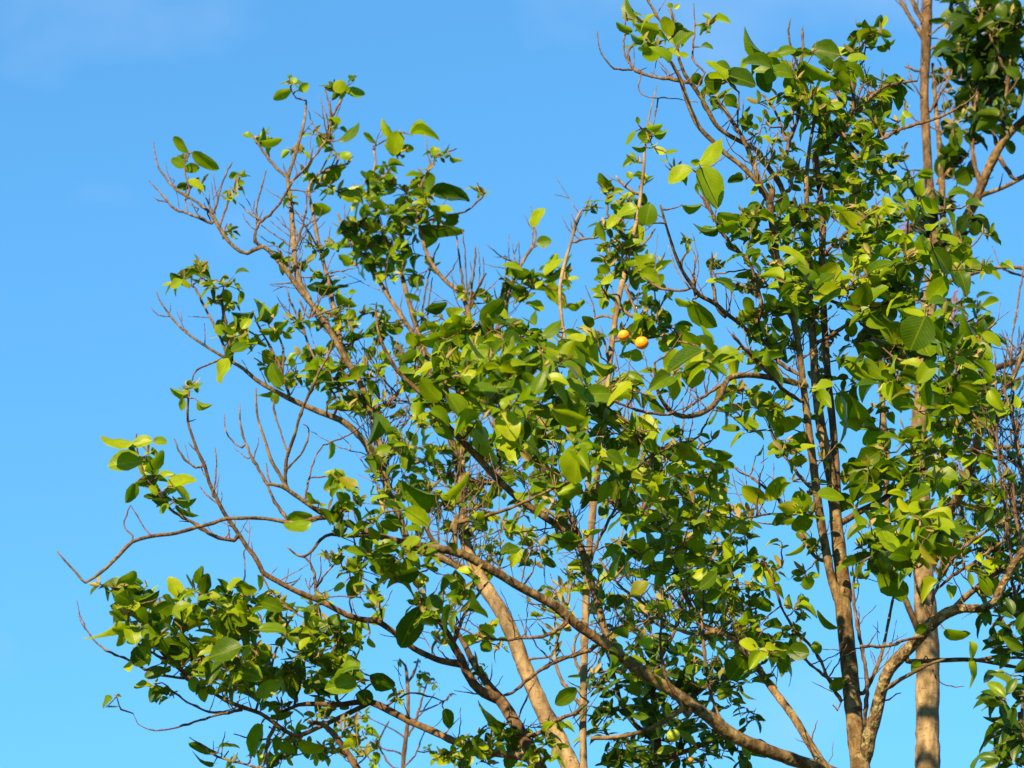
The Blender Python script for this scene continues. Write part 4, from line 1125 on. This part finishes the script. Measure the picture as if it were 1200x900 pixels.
clusters(B, '''
1130 20 17 7 23; 1150 30 18 8 24; 1170 15 17 7 21; 1190 30 17 7 21; 1160 60 17 9 24; 1145 85 17 8 23; 1170 95 17 8 21; 1150 115 17 8 19; 1118 52 11 3 24; 1190 80 13 5 17; 1170 130 15 6 21; 1140 140 15 6 20; 1120 120 12 4 17; 1185 120 13 5 17; 1125 190 16 6 22; 1110 180 11 3 22; 1110 240 13 4 19; 1100 280 11 4 18; 1140 250 9 3 18; 1157 20 16 8 23; 1140 60 15 7 22; 1180 55 15 6 20; 1165 75 15 7 22; 1155 95 14 7 20; 1150 135 14 6 18
1080 265 12 4 18; 1062 250 12 4 20; 1130 560 10 3 14; 1185 595 15 5 17; 1150 450 14 5 20; 1170 480 12 5 15; 1105 380 14 4 20; 1120 440 14 5 20
''')
fill(B, 1100, 0, 1200, 165, 24, 2.0, 18)
fill(B, 1050, 420, 1200, 650, 32, 1.6, 17)
fill(B, 1065, 215, 1140, 420, 28, 1.6, 18)
B.bare(50, box=(1040, 0, 1200, 330))
B.bare(90, box=(1090, 400, 1200, 640), lo=20, hi=60)
# dried flower panicles: fine purplish sprays
SV, SF = [], []
g_ = random.Random(5)
for (cx, cy, rx, ry, n) in ((1118, 370, 16, 30, 40), (1062, 275, 16, 26, 26), (1155, 495, 30, 44, 44), (1010, 305, 14, 22, 16), (1140, 560, 24, 30, 26)):
    i_, _ = B.nearest(cx, cy)
    yy = B.S[i_][2]
    stem = [P(B.S[i_][0], B.S[i_][1], yy), P(cx, cy, yy), P(cx + g_.uniform(-4, 4), cy - ry, yy)]
    v, f = tube(stem, [.003, .0022, .001], 4); o_ = len(SV); SV += v; SF += [tuple(a + o_ for a in q) for q in f]
    for k in range(n):
        t_ = g_.random()
        p0 = stem[1].lerp(stem[2], t_)
        p1 = P(cx + g_.gauss(0, .5) * rx, cy + g_.gauss(0, .5) * ry, yy + g_.uniform(-.06, .06))
        pm = p0.lerp(p1, .5) + Vector((0, 0, -.008))
        v, f = tube([p0, pm, p1], [.0013, .0011, .0010], 3); o_ = len(SV); SV += v; SF += [tuple(a + o_ for a in q) for q in f]
        rr = g_.uniform(.0025, .005)
        v, f = tube([p1 + Vector((0, 0, -rr)), p1, p1 + Vector((0, 0, rr))], [rr * .3, rr, rr * .4], 5); o_ = len(SV); SV += v; SF += [tuple(a + o_ for a in q) for q in f]
B.build()
fl = mesh_obj('flower_sprays', SV, SF, M['purple'], B.root, B.base); fl['kind'] = 'stuff'

# ================================================================== glossy narrow-leaved trees
F1 = Tree('citrus_tree', 'bushy narrow-leaved citrus tree with glossy dark leaves filling the gap below the long limb', Y0 + 1.0, bark='bark_dark', twig='twig', kind='narrow', leafmat='glossy')
F1.big = 1.2
F1.limb(rows('775 990 18, 775 940 16, 772 900 14, 770 860 12, 768 830 10, 762 800 8, 758 775 6'), base=True, dy=0)
limbs(F1, '''
770 870 8, 745 850 7, 728 825 6, 722 800 4.6, 715 775 3.4, 705 750 2.4
771 850 8, 795 830 7, 820 810 6, 845 790 5, 865 775 3.4
772 890 8, 805 880 7, 835 868 6, 860 860 4, 875 850 3
762 800 6, 775 770 5.4, 790 740 5, 800 700 4.6, 808 660 4, 815 620 3.6, 820 580 3
790 740 4.4, 760 725 4, 745 705 3
800 700 4.4, 830 680 4, 850 640 3.6, 858 610 3
772 900 7, 740 890 6, 715 885 4
808 660 3.6, 785 640 3.2, 780 600 2.8
''')
clusters(F1, '''
740 800 16 9 18; 720 830 16 9 18; 770 795 15 7 18; 780 830 18 9 18; 800 860 18 9 18; 760 860 18 9 18; 730 880 16 8 19; 790 890 18 9 18; 830 880 16 8 16; 850 860 13 6 14; 840 800 16 8 19; 865 800 13 6 16; 720 765 14 5 14; 700 795 12 4 15; 870 880 14 5 14; 770 755 18 8 16; 750 760 14 6 15; 795 760 16 8 16; 815 735 14 6 15; 785 715 14 6 14; 755 720 13 5 14; 840 770 14 6 16; 810 800 14 6 17; 745 830 14 6 17; 820 840 13 5 15; 755 895 15 7 17; 710 860 10 4 15
850 640 18 8 15; 865 660 16 8 15; 840 620 16 8 15; 820 590 18 9 15; 800 560 16 7 15; 860 610 16 7 15; 785 590 14 6 14; 830 650 16 8 15; 800 680 16 7 15; 840 690 14 5 15; 870 630 12 5 14; 810 625 16 7 15; 820 560 12 5 14
''')
fill(F1, 690, 680, 890, 775, 26, 2.0, 15)
fill(F1, 690, 770, 885, 905, 21, 2.6, 16)
F1.bare(40, box=(680, 560, 900, 900), lo=15, hi=45)
heroes(F1, '''
790 820 812 778 17 d; 750 815 737 795 13; 765 833 742 822 10; 760 840 738 838 10; 740 790 758 783 6 d; 748 808 730 803 7 d; 855 800 842 822 16; 862 795 850 770 14; 800 835 825 826 8; 735 880 705 900 18 d
''')
F1.build()
for (fx, fy, fr, fm) in ((789, 862, 8.0, 'fruit_green'), (810, 890, 3.5, 'fruit'), (837, 840, 5.0, 'fruit_green')):
    fruit(F1, fx, fy, fr, fm)

F2 = Tree('glossy_leaved_tree', 'glossy-leaved tree with upright leaf rosettes beside the pale trunk, sky on its left', Y0 - .15, bark='bark_dark', twig='twig', kind='narrow', leafmat='glossy')
F2.big = 1.3
F2.limb(rows('1246 1000 15, 1235 950 14, 1220 910 12, 1206 880 10, 1198 855 8, 1195 835 6'), base=True, dy=0)
limbs(F2, '''
1202 868 6, 1188 845 5, 1180 828 4, 1176 815 3
1197 848 6, 1199 815 5.4, 1202 785 5, 1200 755 5, 1196 725 4.6, 1190 700 4, 1184 678 3.4
1216 902 7, 1195 893 5, 1178 885 4, 1166 878 3
1200 760 4.4, 1186 745 4, 1172 722 3, 1164 708 2.4
1196 720 4, 1180 660 3.6, 1165 620 3, 1158 600 2.4
1190 700 4, 1200 660 3.6, 1196 620 3, 1190 590 2.4
''')
clusters(F2, '''
1185 700 16 8 19; 1166 714 11 4 17; 1190 730 16 8 19; 1182 760 13 5 19; 1172 818 13 6 20; 1192 815 12 5 19; 1180 848 15 8 20; 1195 860 13 6 18; 1172 880 14 7 19; 1190 890 16 8 18; 1175 640 14 6 17; 1160 652 12 5 16; 1190 620 12 5 17; 1195 680 13 5 18; 1160 590 10 4 17; 1190 655 12 5 16; 1198 750 12 5 18
''')
fill(F2, 1152, 570, 1206, 770, 26, 2.0, 17)
fill(F2, 1165, 790, 1206, 905, 22, 2.0, 18)
heroes(F2, '''
1178 817 1157 796 12; 1175 825 1148 822 9 d; 1180 812 1190 792 9; 1186 762 1166 768 9 d; 1178 840 1152 847 7 d; 1182 838 1168 860 12 d; 1186 850 1190 828 8; 1166 888 1143 885 8; 1170 893 1148 902 10; 1147 621 1152 599 9; 1155 611 1164 594 9; 1150 578 1174 574 8; 1187 720 1180 698 9; 1192 738 1199 715 10
''')
F2.build()

# ================================================================== thin sapling far behind
H = Tree('sapling', 'thin grey sapling with tiny leaves seen behind the fork of the dark stem', Y0 + 2.2, bark='bark_dark', twig='twig')
H.limb(rows('471 990 7, 472 905 6.4, 475 870 6, 478 840 5.6, 478 815 5.2, 477 795 4.6, 475 780 3.4, 468 772 2'), base=True, dy=0)
limbs(H, '''
478 800 3.4, 486 787 3, 490 772 2
479 862 3, 488 840 3, 494 822 2.6, 498 806 2, 504 795 1.4
490 834 2.4, 508 828 2.2, 522 820 2, 530 812 1.4
474 886 3, 462 880 2.4, 448 877 2, 438 868 1.4
476 868 2.4, 466 858 2, 440 845 1.6, 425 838 1.2
472 905 3, 456 895 2.6, 444 870 2.4, 456 845 1.8
484 850 2, 500 826 1.6, 510 812 1.2
472 900 2.4, 486 885 2, 500 850 1.6
''')
clusters(H, '''
500 792 7 5 8; 493 803 5 4 7; 508 800 6 4 7; 528 815 4 3 5; 505 880 8 5 8; 466 774 3 2 5; 488 775 3 2 5; 425 840 5 4 9; 440 870 5 4 8
''', young=0)
H.build()
